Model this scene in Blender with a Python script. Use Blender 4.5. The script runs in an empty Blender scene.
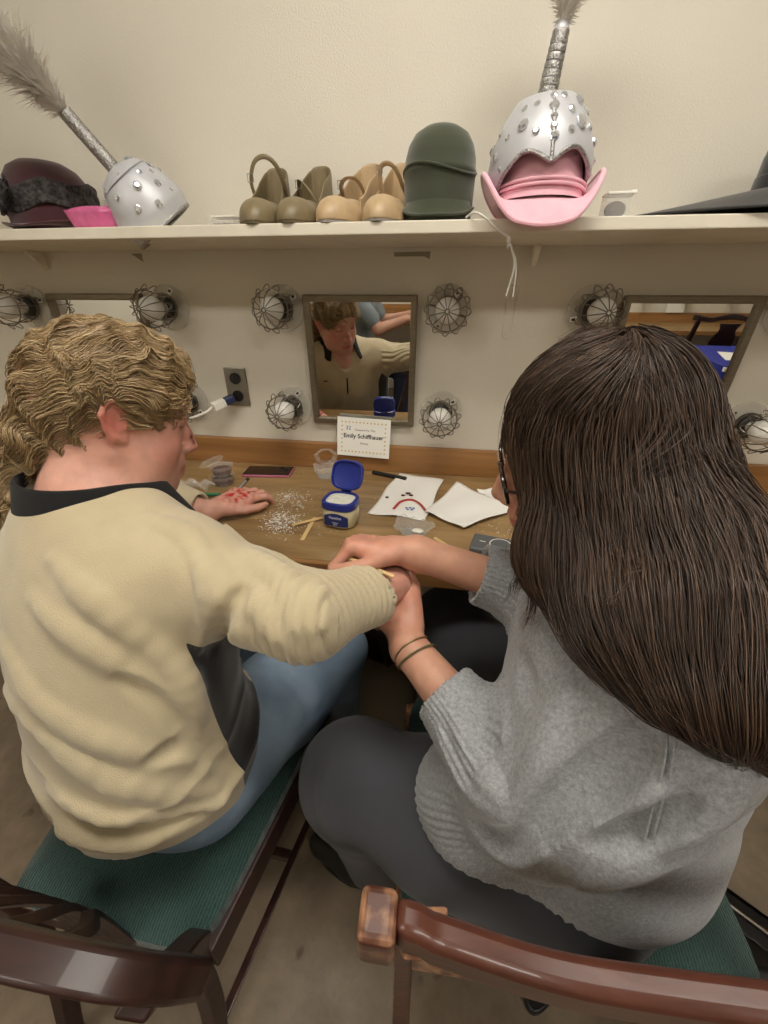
import bpy, math, random
import numpy as np
from mathutils import Vector, Matrix, Euler
rnd = random.Random(11)
R_ = np.random.RandomState(5)
scene = bpy.context.scene
COL = scene.collection
pi = math.pi

# ---------------------------------------------------------------- camera
CAM_F = 400.5; CAM_YAW = .1485; CAM_PIT = .4978; CAM_ROLL = .0027
CP = np.array([.2365, -1.166, 1.25])
_cy, _sy = math.cos(CAM_YAW), math.sin(CAM_YAW)
AF = np.array([-_sy*math.cos(CAM_PIT), _cy*math.cos(CAM_PIT), -math.sin(CAM_PIT)])
_R = np.array([_cy, _sy, 0.]); _U = np.cross(_R, AF)
AR = _R*math.cos(CAM_ROLL)+_U*math.sin(CAM_ROLL)
AU = -_R*math.sin(CAM_ROLL)+_U*math.cos(CAM_ROLL)
def ray(u, v): return AF+AR*(u-384)/CAM_F-AU*(v-512)/CAM_F
def onD(u, v, d): return CP+ray(u, v)*d
def onZ(u, v, z): r = ray(u, v); return CP+r*(z-CP[2])/r[2]
def onY(u, v, y): r = ray(u, v); return CP+r*(y-CP[1])/r[1]
cd = bpy.data.cameras.new('camera'); cam = bpy.data.objects.new('camera', cd); COL.objects.link(cam)
cam.matrix_world = Matrix(((AR[0], AU[0], -AF[0], CP[0]), (AR[1], AU[1], -AF[1], CP[1]), (AR[2], AU[2], -AF[2], CP[2]), (0, 0, 0, 1)))
cd.sensor_fit = 'HORIZONTAL'; cd.sensor_width = 36.; cd.lens = 36.*CAM_F/768; cd.clip_start = .02; cd.clip_end = 60
scene.camera = cam

# ---------------------------------------------------------------- materials
def lin(c):
    return tuple((x/12.92 if x <= .04045 else ((x+.055)/1.055)**2.4) for x in [k/255. for k in c])
def mat(name, col, rough=.5, metal=0., n_scale=0, n_amt=.0, b_scale=0, b_str=0., b_dist=.002, trans=0., ior=1.45, alpha=1., sheen=0., sss=0., spec=.5, coat=0., col2=None, coord='Object', stretch=None, n_detail=4., emis=None):
    m = bpy.data.materials.new(name); m.use_nodes = True
    nt = m.node_tree; N = nt.nodes; L = nt.links
    p = N['Principled BSDF']; c = lin(col)
    p.inputs['Base Color'].default_value = (*c, 1); p.inputs['Roughness'].default_value = rough
    p.inputs['Metallic'].default_value = metal; p.inputs['IOR'].default_value = ior
    p.inputs['Transmission Weight'].default_value = trans; p.inputs['Alpha'].default_value = alpha
    p.inputs['Sheen Weight'].default_value = sheen; p.inputs['Specular IOR Level'].default_value = spec
    p.inputs['Coat Weight'].default_value = coat
    if sss:
        p.inputs['Subsurface Weight'].default_value = sss; p.inputs['Subsurface Radius'].default_value = (.012, .005, .003); p.inputs['Subsurface Scale'].default_value = 1.
    if emis:
        p.inputs['Emission Color'].default_value = (*lin(emis[0]), 1); p.inputs['Emission Strength'].default_value = emis[1]
    tc = N.new('ShaderNodeTexCoord'); src = tc.outputs[coord]
    if stretch:
        mp = N.new('ShaderNodeMapping'); mp.inputs['Scale'].default_value = stretch; L.new(src, mp.inputs['Vector']); src = mp.outputs[0]
    if n_scale:
        n = N.new('ShaderNodeTexNoise'); n.inputs['Scale'].default_value = n_scale; n.inputs['Detail'].default_value = n_detail; L.new(src, n.inputs['Vector'])
        r = N.new('ShaderNodeValToRGB'); r.color_ramp.elements[0].position = .3; r.color_ramp.elements[1].position = .7
        c2 = lin(col2) if col2 else tuple(min(1, x*(1+n_amt)) for x in c)
        c1 = c if col2 else tuple(x*(1-n_amt) for x in c)
        r.color_ramp.elements[0].color = (*c1, 1); r.color_ramp.elements[1].color = (*c2, 1)
        L.new(n.outputs['Fac'], r.inputs[0]); L.new(r.outputs[0], p.inputs['Base Color'])
    if b_scale:
        n = N.new('ShaderNodeTexNoise'); n.inputs['Scale'].default_value = b_scale; n.inputs['Detail'].default_value = 3; L.new(src, n.inputs['Vector'])
        b = N.new('ShaderNodeBump'); b.inputs['Strength'].default_value = b_str; b.inputs['Distance'].default_value = b_dist
        L.new(n.outputs['Fac'], b.inputs['Height']); L.new(b.outputs[0], p.inputs['Normal'])
    return m
def attr_color(m, name='Col'):
    """base colour comes from the mesh's own colour attribute"""
    nt = m.node_tree; a = nt.nodes.new('ShaderNodeAttribute'); a.attribute_name = name
    nt.links.new(a.outputs['Color'], nt.nodes['Principled BSDF'].inputs['Base Color']); return m

# ---------------------------------------------------------------- mesh builder
def T(x=0, y=0, z=0): return Matrix.Translation((x, y, z))
def RX(a): return Matrix.Rotation(a, 4, 'X')
def RY(a): return Matrix.Rotation(a, 4, 'Y')
def RZ(a): return Matrix.Rotation(a, 4, 'Z')
def SC(x, y, z): return Matrix.Diagonal((x, y, z, 1))
def frame(o, z, x=(1, 0, 0)):
    z = Vector(z).normalized(); x = Vector(x); y = z.cross(x)
    if y.length < 1e-4: y = z.cross(Vector((0, 1, 0)))
    y.normalize(); x = y.cross(z)
    return Matrix(((x[0], y[0], z[0], o[0]), (x[1], y[1], z[1], o[1]), (x[2], y[2], z[2], o[2]), (0, 0, 0, 1)))
class MB:
    def __init__(s): s.v = []; s.f = []
    def add(s, vs, fs, M=None):
        b = len(s.v)
        if M is not None: vs = [M @ Vector(v) for v in vs]
        s.v += [tuple(v) for v in vs]; s.f += [tuple(b+i for i in f) for f in fs]; return s
    def box(s, c, d, M=None):
        x, y, z = d[0]/2, d[1]/2, d[2]/2
        vs = [(c[0]+a*x, c[1]+b*y, c[2]+e*z) for e in (-1, 1) for b in (-1, 1) for a in (-1, 1)]
        return s.add(vs, [(0, 2, 3, 1), (4, 5, 7, 6), (0, 1, 5, 4), (2, 6, 7, 3), (0, 4, 6, 2), (1, 3, 7, 5)], M)
    def tube(s, pts, r, n=8, M=None, cap=True, closed=False, flat=None):
        pts = [Vector(p) for p in pts]; k = len(pts)
        rs = r if hasattr(r, '__len__') else [r]*k
        vs = []; up = None
        for i, p in enumerate(pts):
            if closed: t = pts[(i+1) % k]-pts[i-1]
            else: t = pts[min(i+1, k-1)]-pts[max(i-1, 0)]
            t = t.normalized() if t.length > 1e-9 else Vector((0, 0, 1))
            if up is None: up = t.orthogonal().normalized() if flat is None else Vector(flat)
            a = up-t*up.dot(t)
            a = a.normalized() if a.length > 1e-6 else t.orthogonal().normalized()
            up = a; b = t.cross(a)
            ra, rb = rs[i] if hasattr(rs[i], '__len__') else (rs[i], rs[i])
            for j in range(n):
                q = 2*pi*j/n; vs.append(p+a*math.cos(q)*ra+b*math.sin(q)*rb)
        fs = []
        for i in range(k if closed else k-1):
            for j in range(n):
                i2 = (i+1) % k
                fs.append((i*n+j, i*n+(j+1) % n, i2*n+(j+1) % n, i2*n+j))
        if cap and not closed: fs += [tuple(range(n))[::-1], tuple((k-1)*n+j for j in range(n))]
        return s.add(vs, fs, M)
    def lathe(s, prof, n=32, M=None, cap=True, close=False):
        vs = [(r*math.cos(2*pi*j/n), r*math.sin(2*pi*j/n), z) for r, z in prof for j in range(n)]
        k = len(prof); fs = [(i*n+j, i*n+(j+1) % n, ((i+1) % k)*n+(j+1) % n, ((i+1) % k)*n+j) for i in range(k if close else k-1) for j in range(n)]
        if cap and not close: fs += [tuple(range(n))[::-1], tuple((k-1)*n+j for j in range(n))]
        return s.add(vs, fs, M)
    def prism(s, poly, z0, z1, M=None):
        n = len(poly); vs = [(x, y, z0) for x, y in poly]+[(x, y, z1) for x, y in poly]
        return s.add(vs, [tuple(range(n))[::-1], tuple(range(n, 2*n))]+[(i, (i+1) % n, n+(i+1) % n, n+i) for i in range(n)], M)
    def ell(s, c, r, n=16, m=10, M=None):
        vs = [(c[0], c[1], c[2]-r[2])]
        for i in range(1, m):
            a = -pi/2+pi*i/m
            for j in range(n): vs.append((c[0]+r[0]*math.cos(a)*math.cos(2*pi*j/n), c[1]+r[1]*math.cos(a)*math.sin(2*pi*j/n), c[2]+r[2]*math.sin(a)))
        vs.append((c[0], c[1], c[2]+r[2])); fs = [(0, 1+(j+1) % n, 1+j) for j in range(n)]
        for i in range(m-2):
            for j in range(n): fs.append((1+i*n+j, 1+i*n+(j+1) % n, 1+(i+1)*n+(j+1) % n, 1+(i+1)*n+j))
        b = 1+(m-2)*n; fs += [(b+j, b+(j+1) % n, len(vs)-1) for j in range(n)]
        return s.add(vs, fs, M)
    def grid(s, fn, nu, nv, M=None, cu=False, cv=False):
        vs = [fn(i/(nu if cu else nu-1), j/(nv if cv else nv-1)) for i in range(nu) for j in range(nv)]
        fs = [(i*nv+j, ((i+1) % nu)*nv+j, ((i+1) % nu)*nv+(j+1) % nv, i*nv+(j+1) % nv) for i in range(nu if cu else nu-1) for j in range(nv if cv else nv-1)]
        return s.add(vs, fs, M)
    def build(s, name, m, parent=None, smooth=35, bevel=0, seg=2, sub=0, solid=0, world=True):
        vs = s.v
        if parent is not None and world:
            Mi = parent_m(parent).inverted(); vs = [Mi @ Vector(v) for v in vs]
        me = bpy.data.meshes.new(name); me.from_pydata([tuple(v) for v in vs], [], s.f); me.update()
        return finish(name, me, m, parent, smooth, bevel, seg, sub, solid)
def parent_m(o):
    M = Matrix.LocRotScale(o.location, o.rotation_euler, o.scale)
    return parent_m(o.parent) @ M if o.parent else M
def finish(name, me, m, parent=None, smooth=35, bevel=0, seg=2, sub=0, solid=0):
    o = bpy.data.objects.new(name, me); COL.objects.link(o)
    if m is not None: me.materials.append(m)
    if parent is not None: o.parent = parent
    if smooth:
        me.polygons.foreach_set('use_smooth', [True]*len(me.polygons))
        if smooth < 180: me.set_sharp_from_angle(angle=math.radians(smooth))
    if solid:
        q = o.modifiers.new('solid', 'SOLIDIFY'); q.thickness = solid; q.offset = 0
    if bevel:
        q = o.modifiers.new('bevel', 'BEVEL'); q.width = bevel; q.segments = seg; q.limit_method = 'ANGLE'; q.angle_limit = math.radians(40)
    if sub:
        q = o.modifiers.new('sub', 'SUBSURF'); q.levels = q.render_levels = sub
    return o
def npmesh(name, V, F, m, parent=None, smooth=180, colors=None):
    """V (n,3) array in world space, F (m,4 or 3)"""
    V = np.asarray(V, dtype=np.float64); F = np.asarray(F, dtype=np.int64)
    if parent is not None:
        Mi = np.array(parent_m(parent).inverted()); V = V@Mi[:3, :3].T+Mi[:3, 3]
    me = bpy.data.meshes.new(name); k = F.shape[1]
    me.vertices.add(len(V)); me.vertices.foreach_set('co', V.astype(np.float32).ravel())
    me.loops.add(F.size); me.loops.foreach_set('vertex_index', F.astype(np.int32).ravel())
    me.polygons.add(len(F)); me.polygons.foreach_set('loop_start', (np.arange(len(F))*k).astype(np.int32))
    me.update(calc_edges=True); me.validate()
    if colors is not None:
        a = me.color_attributes.new('Col', 'FLOAT_COLOR', 'POINT')
        c = np.ones((len(V), 4), np.float32); c[:, :3] = colors; a.data.foreach_set('color', c.ravel())
    return finish(name, me, m, parent, smooth)
def thing(name, label, cat, loc=(0, 0, 0), rotz=0, group=None):
    o = bpy.data.objects.new(name, None); COL.objects.link(o); o.empty_display_size = .05
    o.location = loc; o.rotation_euler = (0, 0, rotz); return tag(o, label, cat, group)
def tag(o, label, cat, group=None, kind=None):
    o['label'] = label; o['category'] = cat
    if group: o['group'] = group
    if kind: o['kind'] = kind
    return o
def struct(o): o['kind'] = 'structure'; return o
def dup(root, loc, rotz=None, label=None, group=None):
    r = root.copy(); COL.objects.link(r); r.location = loc
    if rotz is not None: r.rotation_euler = (0, 0, rotz)
    if label: r['label'] = label
    if group: r['group'] = group
    for ch in list(root.children):
        c = ch.copy(); COL.objects.link(c); c.parent = r
        for g in list(ch.children):
            d = g.copy(); COL.objects.link(d); d.parent = c
    return r
def spline(pts, n):
    """Catmull-Rom through pts -> n points"""
    P = [np.array(p, float) for p in pts]; P = [2*P[0]-P[1]]+P+[2*P[-1]-P[-2]]; k = len(P)-3; out = []
    for i in range(n):
        t = i/(n-1)*k; j = min(int(t), k-1); t -= j; a, b, c, d = P[j:j+4]
        out.append(.5*((2*b)+(-a+c)*t+(2*a-5*b+4*c-d)*t*t+(-a+3*b-3*c+d)*t**3))
    return out
# ================================================================ room
TOPZ = .765; SHZ = 1.372
X0, X1, YB, ZC = -2.3, 3.0, -3.4, 2.55
def mat_wall():
    m = mat('wall_paint', (220, 214, 200), rough=.6, n_scale=2.2, n_amt=.03, b_scale=260, b_str=.35, b_dist=.0025)
    return m
M_wall = mat_wall()
M_ceil = mat('ceiling_tile', (225, 222, 212), rough=.9, b_scale=90, b_str=.3)
def mat_floor():
    m = mat('floor_vinyl', (128, 112, 92), rough=.5, b_scale=60, b_str=.25)
    nt = m.node_tree; N = nt.nodes; L = nt.links; p = N['Principled BSDF']; tc = N.new('ShaderNodeTexCoord')
    a = N.new('ShaderNodeTexNoise'); a.inputs['Scale'].default_value = 5; a.inputs['Detail'].default_value = 8; a.inputs['Roughness'].default_value = .65
    L.new(tc.outputs['Object'], a.inputs['Vector'])
    r = N.new('ShaderNodeValToRGB'); r.color_ramp.elements[0].position = .32; r.color_ramp.elements[1].position = .68
    r.color_ramp.elements[0].color = (*lin((98, 85, 69)), 1); r.color_ramp.elements[1].color = (*lin((142, 126, 106)), 1)
    L.new(a.outputs['Fac'], r.inputs[0])
    v = N.new('ShaderNodeTexNoise'); v.inputs['Scale'].default_value = 14; v.inputs['Detail'].default_value = 2; L.new(tc.outputs['Object'], v.inputs['Vector'])
    r2 = N.new('ShaderNodeValToRGB'); r2.color_ramp.elements[0].position = .24; r2.color_ramp.elements[1].position = .33
    r2.color_ramp.elements[0].color = (.35, .3, .25, 1); r2.color_ramp.elements[1].color = (1, 1, 1, 1); L.new(v.outputs['Fac'], r2.inputs[0])
    mx = N.new('ShaderNodeMix'); mx.data_type = 'RGBA'; mx.blend_type = 'MULTIPLY'; mx.inputs[0].default_value = 1
    L.new(r.outputs[0], mx.inputs[6]); L.new(r2.outputs[0], mx.inputs[7]); L.new(mx.outputs[2], p.inputs['Base Color'])
    return m
M_floor = mat_floor()
def mat_wood(name, c1, c2, rough=.4, sc=(1.2, 22, 22), wear=None, coat=.0, bstr=.12):
    m = mat(name, c1, rough=rough, coat=coat)
    nt = m.node_tree; N = nt.nodes; L = nt.links; p = N['Principled BSDF']; tc = N.new('ShaderNodeTexCoord')
    mp = N.new('ShaderNodeMapping'); mp.inputs['Scale'].default_value = sc; L.new(tc.outputs['Object'], mp.inputs['Vector'])
    a = N.new('ShaderNodeTexNoise'); a.inputs['Scale'].default_value = 1.6; a.inputs['Detail'].default_value = 7; a.inputs['Roughness'].default_value = .6; a.inputs['Distortion'].default_value = .6
    L.new(mp.outputs[0], a.inputs['Vector'])
    r = N.new('ShaderNodeValToRGB'); r.color_ramp.elements[0].position = .3; r.color_ramp.elements[1].position = .72
    r.color_ramp.elements[0].color = (*lin(c1), 1); r.color_ramp.elements[1].color = (*lin(c2), 1); L.new(a.outputs['Fac'], r.inputs[0])
    out = r.outputs[0]
    if wear:
        g = N.new('ShaderNodeNewGeometry'); n2 = N.new('ShaderNodeTexNoise'); n2.inputs['Scale'].default_value = 60; n2.inputs['Detail'].default_value = 4; L.new(tc.outputs['Object'], n2.inputs['Vector'])
        ad = N.new('ShaderNodeMath'); ad.operation = 'MULTIPLY_ADD'; ad.inputs[1].default_value = .10; L.new(n2.outputs['Fac'], ad.inputs[0]); L.new(g.outputs['Pointiness'], ad.inputs[2])
        r3 = N.new('ShaderNodeValToRGB'); r3.color_ramp.elements[0].position = wear[1]; r3.color_ramp.elements[1].position = wear[1]+.03
        L.new(ad.outputs[0], r3.inputs[0])
        mx = N.new('ShaderNodeMix'); mx.data_type = 'RGBA'; L.new(r3.outputs[0], mx.inputs[0]); L.new(out, mx.inputs[6]); mx.inputs[7].default_value = (*lin(wear[0]), 1); out = mx.outputs[2]
    L.new(out, p.inputs['Base Color'])
    b = N.new('ShaderNodeBump'); b.inputs['Strength'].default_value = bstr; b.inputs['Distance'].default_value = .001; L.new(a.outputs['Fac'], b.inputs['Height']); L.new(b.outputs[0], p.inputs['Normal'])
    return m
M_lam = mat_wood('wood_laminate', (124, 96, 60), (172, 142, 98), rough=.33, sc=(2.2, 16, 16))
M_lam2 = mat_wood('wood_backsplash', (134, 94, 54), (168, 122, 74), rough=.4, sc=(1.6, 14, 22))
M_trim = mat('trim_paint', (200, 192, 175), rough=.5)

struct(MB().box(((X0+X1)/2, YB/2, -.02), (X1-X0+.2, -YB+.2, .04)).build('floor', M_floor, smooth=0))
struct(MB().box(((X0+X1)/2, YB/2, ZC+.02), (X1-X0+.2, -YB+.2, .04)).build('ceiling', M_ceil, smooth=0))
struct(MB().box(((X0+X1)/2, .05, ZC/2), (X1-X0+.2, .1, ZC)).build('wall_back', M_wall, smooth=0))
struct(MB().box(((X0+X1)/2, YB-.05, ZC/2), (X1-X0+.2, .1, ZC)).build('wall_front', M_wall, smooth=0))
struct(MB().box((X0-.05, YB/2, ZC/2), (.1, -YB, ZC)).build('wall_left', M_wall, smooth=0))
struct(MB().box((X1+.05, YB/2, ZC/2), (.1, -YB, ZC)).build('wall_right', M_wall, smooth=0))
for nm, c, d in (('baseboard_back', ((X0+X1)/2, -.008, .05), (X1-X0, .016, .1)), ('baseboard_front', ((X0+X1)/2, YB+.008, .05), (X1-X0, .016, .1)),
                 ('baseboard_left', (X0+.008, YB/2, .05), (.016, -YB-.04, .1)), ('baseboard_right', (X1-.008, YB/2, .05), (.016, -YB-.04, .1))):
    struct(MB().box(c, d).build(nm, M_trim, smooth=0, bevel=.004))

# ---------------------------------------------------------------- ceiling fixtures (the room's light)
M_white = mat('white_enamel', (235, 234, 228), rough=.35)
M_diff = mat('lit_diffuser', (255, 250, 240), rough=.6, emis=((255, 249, 238), 6.5))
def ceil_light(x, y, label, w=1.22, d=.32):
    t = thing('ceiling_light', label, 'ceiling light', (x, y, ZC-.07), 0, 'ceiling lights')
    b = MB()
    for sx in (-1, 1): b.box((sx*(w/2), 0, .035), (.02, d+.02, .07))
    for sy in (-1, 1): b.box((0, sy*(d/2), .035), (w, .02, .07))
    b.box((0, 0, .06), (w, d, .02)); b.build('frame', M_white, t, smooth=0, bevel=.003, world=False)
    MB().box((0, 0, .008), (w-.02, d-.02, .012)).build('diffuser', M_diff, t, smooth=0, world=False)
ceil_light(.35, -.95, 'long white ceiling light nearest the mirrors, above the two seated people')
ceil_light(-1.2, -2.3, 'long white ceiling light at the far left behind the camera')
ceil_light(1.5, -2.3, 'long white ceiling light above the blue covered table')

# ---------------------------------------------------------------- counter
def counter(x0, x1, yw, sgn, label, name='makeup_counter', depth=.51):
    t = thing(name, label, 'counter', ((x0+x1)/2, yw, 0))
    xm = (x0+x1)/2; w = x1-x0; y = lambda q: yw+sgn*q
    MB().box((xm, y(depth/2), TOPZ-.0125), (w, depth, .025)).build('worktop', M_lam, t, smooth=0, bevel=.002)
    MB().box((xm, y(depth+.006), TOPZ-.017), (w, .012, .034)).build('front_edge', M_lam2, t, smooth=0, bevel=.003)
    MB().box((xm, y(.012), TOPZ+.041), (w, .02, .082)).build('backsplash', M_lam2, t, smooth=0, bevel=.003)
    for q in (x0+.05, x1-.05, xm-1.35, xm+1.15):
        MB().box((q, y(depth*.42), (TOPZ-.03)/2), (.03, depth*.78, TOPZ-.03)).build('support_panel', M_lam2, t, smooth=0, bevel=.002)
    return t
counter(X0+.01, X1-.01, -.0005, -1, 'long wood-grain makeup counter with low backsplash below the mirrors')
counter(X0+.01, X1-.01, YB+.0005, 1, 'wood-grain counter along the opposite wall, seen in the right mirror', name='makeup_counter')

# ---------------------------------------------------------------- shelf
M_shelf = mat('shelf_paint', (226, 219, 202), rough=.45, n_scale=14, n_amt=.06)
sh = thing('wall_shelf', 'long cream painted shelf above the mirrors holding hats and shoes', 'shelf', (0, 0, SHZ))
MB().box(((X0+X1)/2, -.125, SHZ-.0105), (X1-X0-.02, .25, .021)).build('board', M_shelf, sh, smooth=0, bevel=.002)
for bx in (.42, -.9, 1.35, -1.9, 2.4):
    b = MB(); b.prism([(0, 0), (-.05, 0), (-.05, -.006), (-.012, -.04), (0, -.04)], -.006, .006, T(bx, -.002, SHZ-.022) @ Matrix(((0, 0, 1, 0), (1, 0, 0, 0), (0, 1, 0, 0), (0, 0, 0, 1))))
    b.build('shelf_bracket', M_shelf, sh, smooth=0, bevel=.0015)

# ---------------------------------------------------------------- mirrors
M_frame = mat('mirror_frame_metal', (132, 122, 104), rough=.42, metal=.75, n_scale=40, n_amt=.12, stretch=(1, 1, 6))
M_mir = mat('mirror_glass', (232, 232, 228), rough=.012, metal=1.)
MZ1, MZ0 = 1.25, .9095
def mirror(xc, label, yw=0., s=-1, tilt=0.):
    t = thing('wall_mirror', label, 'mirror', (xc, yw, MZ0)); w = .30; h = MZ1-MZ0; fw = .0165; zc = (MZ0+MZ1)/2
    b = MB()
    for q in (-1, 1): b.box((xc+q*(w/2-fw/2), yw+s*.009, zc), (fw, .018, h))
    for q in (-1, 1): b.box((xc, yw+s*.0095, zc+q*(h/2-fw/2)), (w-.001, .018, fw))
    b.build('frame', M_frame, t, smooth=0, bevel=.0025)
    MB().box((xc, yw+s*.006, zc), (w-fw, .006, h-fw)).build('mirror_glass', M_mir, t, smooth=0)
    if tilt:
        t.rotation_euler = (math.radians(tilt), 0, 0); t.location.y = -.0
    return t
SP = [-.774, 0, .788]
mirror(SP[0], 'framed wall mirror at the far left, mostly behind the curly blonde hair')
mirror(SP[1], 'framed wall mirror in the middle, reflecting the blonde person', tilt=2.7)
mirror(SP[2], 'framed wall mirror at the right, reflecting a blue table', tilt=2.2)
# ---------------------------------------------------------------- caged lamps
M_clear = mat('clear_plastic', (236, 236, 232), rough=.1, alpha=.15, spec=1.)
M_disk = mat('clear_disk_plastic', (226, 222, 210), rough=.15, alpha=.34, spec=.8)
M_bulb = mat('frosted_bulb', (246, 244, 236), rough=.22, trans=.25)
M_wire = mat('cage_wire', (120, 114, 104), rough=.33, metal=.9)
M_dark = mat('dark_socket', (44, 40, 36), rough=.5)
def cage_lamp(loc, label, spin=0., group=None, s=-1):
    t = thing('caged_lamp', label, 'lamp', loc, 0)
    B = frame((0, 0, 0), (0, s, 0), (1, 0, 0)) @ RZ(spin)      # local z = out of the wall
    MB().lathe([(.0, .004), (.054, .004), (.0575, .006), (.0575, .009), (.054, .0105), (0, .0105)], 40, B).build('base_disk', M_disk, t, world=False)
    b = MB(); b.box((.041, .012, .0125), (.016, .011, .004), B); b.build('label_plate', M_white, t, smooth=0, bevel=.001, world=False)
    b = MB(); b.box((.042, .013, .0155), (.008, .006, .003), B); b.build('screw', M_dark, t, world=False); b = MB(); b.ell((-.043, -.012, .0125), (.003, .003, .003), 10, 6, B); b.build('screw', M_dark, t, world=False)
    MB().lathe([(.024, .006), (.026, .012), (.026, .03), (.021, .034), (.0, .034)], 24, B, cap=False).build('socket', M_dark, t, world=False)
    MB().lathe([(.013, .03), (.014, .042), (.021, .056), (.0275, .072), (.030, .086), (.0275, .1), (.019, .111), (.009, .1165), (.0, .1175)], 28, B, cap=False).build('bulb', M_bulb, t, world=False)
    c = MB(); rw = .00125; n = 12
    ring = lambda r, z, m=36: [(r*math.cos(2*pi*k/m), r*math.sin(2*pi*k/m), z) for k in range(m)]
    c.tube(ring(.031, .020), .002, 6, B, closed=True); c.tube(ring(.0315, .026), .0016, 6, B, closed=True)
    c.tube(ring(.0455, .092), .0017, 6, B, closed=True); c.tube(ring(.005, .136, 12), .0016, 6, B, closed=True)
    for k in range(n):
        a = 2*pi*k/n
        P = [(.005, .136), (.018, .133), (.032, .124), (.041, .109), (.0455, .092)]
        if k % 2 == 0: P += [(.045, .066), (.040, .042), (.031, .022)]
        c.tube([(r*math.cos(a), r*math.sin(a), z) for r, z in spline(P, 12)], rw, 5, B)
        lo = []
        for q in range(9):
            u = q/8; aa = a+2*pi/n*(.12+.76*u); r = .0455+.011*math.sin(pi*u); z = .092-.012*math.sin(pi*u)
            lo.append((r*math.cos(aa), r*math.sin(aa), z))
        c.tube(lo, rw, 5, B)
    c.build('wire_cage', M_wire, t, world=False)
    return t
ZU, ZL = 1.25-.0344, 1.25-.2952
lab = {(0, 'UL'): 'caged lamp at the photo edge, upper left of the far left mirror', (0, 'UR'): 'caged lamp above the blonde head, upper right of the far left mirror',
       (0, 'LR'): 'caged lamp behind the blonde person\'s brow beside the outlet', (0, 'LL'): 'caged lamp at the lower left of the far left mirror',
       (1, 'UL'): 'caged lamp at the upper left of the middle mirror', (1, 'UR'): 'caged lamp at the upper right of the middle mirror',
       (1, 'LL'): 'caged lamp at the lower left of the middle mirror, above the outlet side', (1, 'LR'): 'caged lamp at the lower right of the middle mirror',
       (2, 'UL'): 'caged lamp at the upper left of the right mirror', (2, 'UR'): 'caged lamp at the right photo edge, upper right of the right mirror',
       (2, 'LR'): 'caged lamp at the lower right of the right mirror, beside the brown hair'}
proto = None; kk = 0
for (i, c), l in lab.items():
    if (i, c) == (0, 'LL'): continue
    loc = (SP[i]+(-.214 if c[1] == 'L' else .2266), 0, ZU if c[0] == 'U' else ZL)
    o = cage_lamp(loc, l, spin=[.1, .9, 5.2, .4, .75, .8, .45, 3.3, 2.9, 5.3][kk % 10]); kk += 1

# ---------------------------------------------------------------- outlet, plug, card, tape
M_steel = mat('brushed_steel', (150, 146, 138), rough=.38, metal=.85, n_scale=60, n_amt=.06)
M_outblk = mat('outlet_black', (30, 28, 27), rough=.4)
ot = thing('wall_outlet', 'steel double outlet plate with dark sockets left of the middle mirror', 'outlet', (-.387, 0, 1.0))
MB().box((-.387, -.003, 1.003), (.068, .006, .112)).build('cover_plate', M_steel, ot, smooth=0, bevel=.002)
for q in (-.0255, .0255):
    so = MB().lathe([(0, 0), (.0165, 0), (.0165, .004), (0, .004)], 24, frame((-.387, -.0055, 1.003+q), (0, -1, 0))).build('socket', M_outblk, ot)
    b = MB()
    for dx in (-.006, .006): b.box((-.387+dx, -.0102, 1.003+q+.003), (.0022, .002, .008))
    b.build('slots', M_dark, so, smooth=0)
MB().ell((-.387, -.0065, 1.003), (.0025, .0015, .0025), 10, 6).build('screw', M_steel, ot)
M_wplas = mat('white_plastic', (238, 236, 228), rough=.35)
pc = thing('charger_plug', 'white plug with a white cable hanging in front of the outlet', 'plug', (-.387, -.02, .98))
a0 = Vector((-.387, -.012, .9775)); dr = Vector((-.62, -.62, -.25)).normalized()
b = MB(); F0 = frame(a0+dr*.012, dr, (0, 0, 1)); b.box((0, 0, .014), (.022, .026, .03), F0); b.build('plug_body', mat('plug_blue', (44, 56, 92), rough=.4), pc, smooth=0, bevel=.004)
b = MB(); F1 = frame(a0+dr*.04, dr, (0, 0, 1)); b.box((0, 0, .02), (.02, .03, .038), F1)
for k in range(4): b.box((0, 0, .008+k*.009), (.0225, .0325, .003), F1)
b.build('adapter', M_wplas, pc, smooth=0, bevel=.003)
e0 = a0+dr*.08
b = MB(); b.tube(spline([e0, e0+Vector((-.02, -.015, -.014)), e0+Vector((-.07, -.02, -.03)), e0+Vector((-.12, -.01, -.025)), e0+Vector((-.17, .03, -.08)), e0+Vector((-.20, .06, -.13))], 30), .0035, 8); b.build('cable', M_wplas, pc)

M_card = mat('card_paper', (240, 238, 230), rough=.6)
M_gold = mat('card_stars', (206, 176, 96), rough=.6); M_ink = mat('black_ink', (46, 44, 46), rough=.7); M_inkb = mat('blue_ink', (56, 60, 130), rough=.7)
cd_c = (onY(335, 417, -.03)+onY(391, 458, -.03))/2
cw, chh = .160, .116
card = thing('name_card', 'white name card with gold stars on the backsplash below the middle mirror', 'card', tuple(cd_c))
CF = Matrix.Translation(tuple(cd_c)) @ RY(math.radians(2.0)) @ RX(math.radians(-6)) @ Matrix(((1, 0, 0, 0), (0, 0, -1, 0), (0, 1, 0, 0), (0, 0, 0, 1)))
MB().box((0, 0, 0), (cw, chh, .0008), CF).build('paper', M_card, card, smooth=0)
def star(b, x, y, r, z, M):
    p = [(x+(r if k % 2 == 0 else r*.45)*math.sin(pi*k/5), y+(r if k % 2 == 0 else r*.45)*math.cos(pi*k/5)) for k in range(10)]; b.prism(p, z, z+.0003, M)
b = MB()
for k in range(13):
    for sy in (-1, 1): star(b, -.0655+k*.0109, sy*.044, .0036, .0005, CF)
for k in range(1, 7):
    for sx in (-1, 1): star(b, sx*.0655, -.044+k*.0126, .0036, .0005, CF)
b.build('star_border', M_gold, card, smooth=0)
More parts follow.
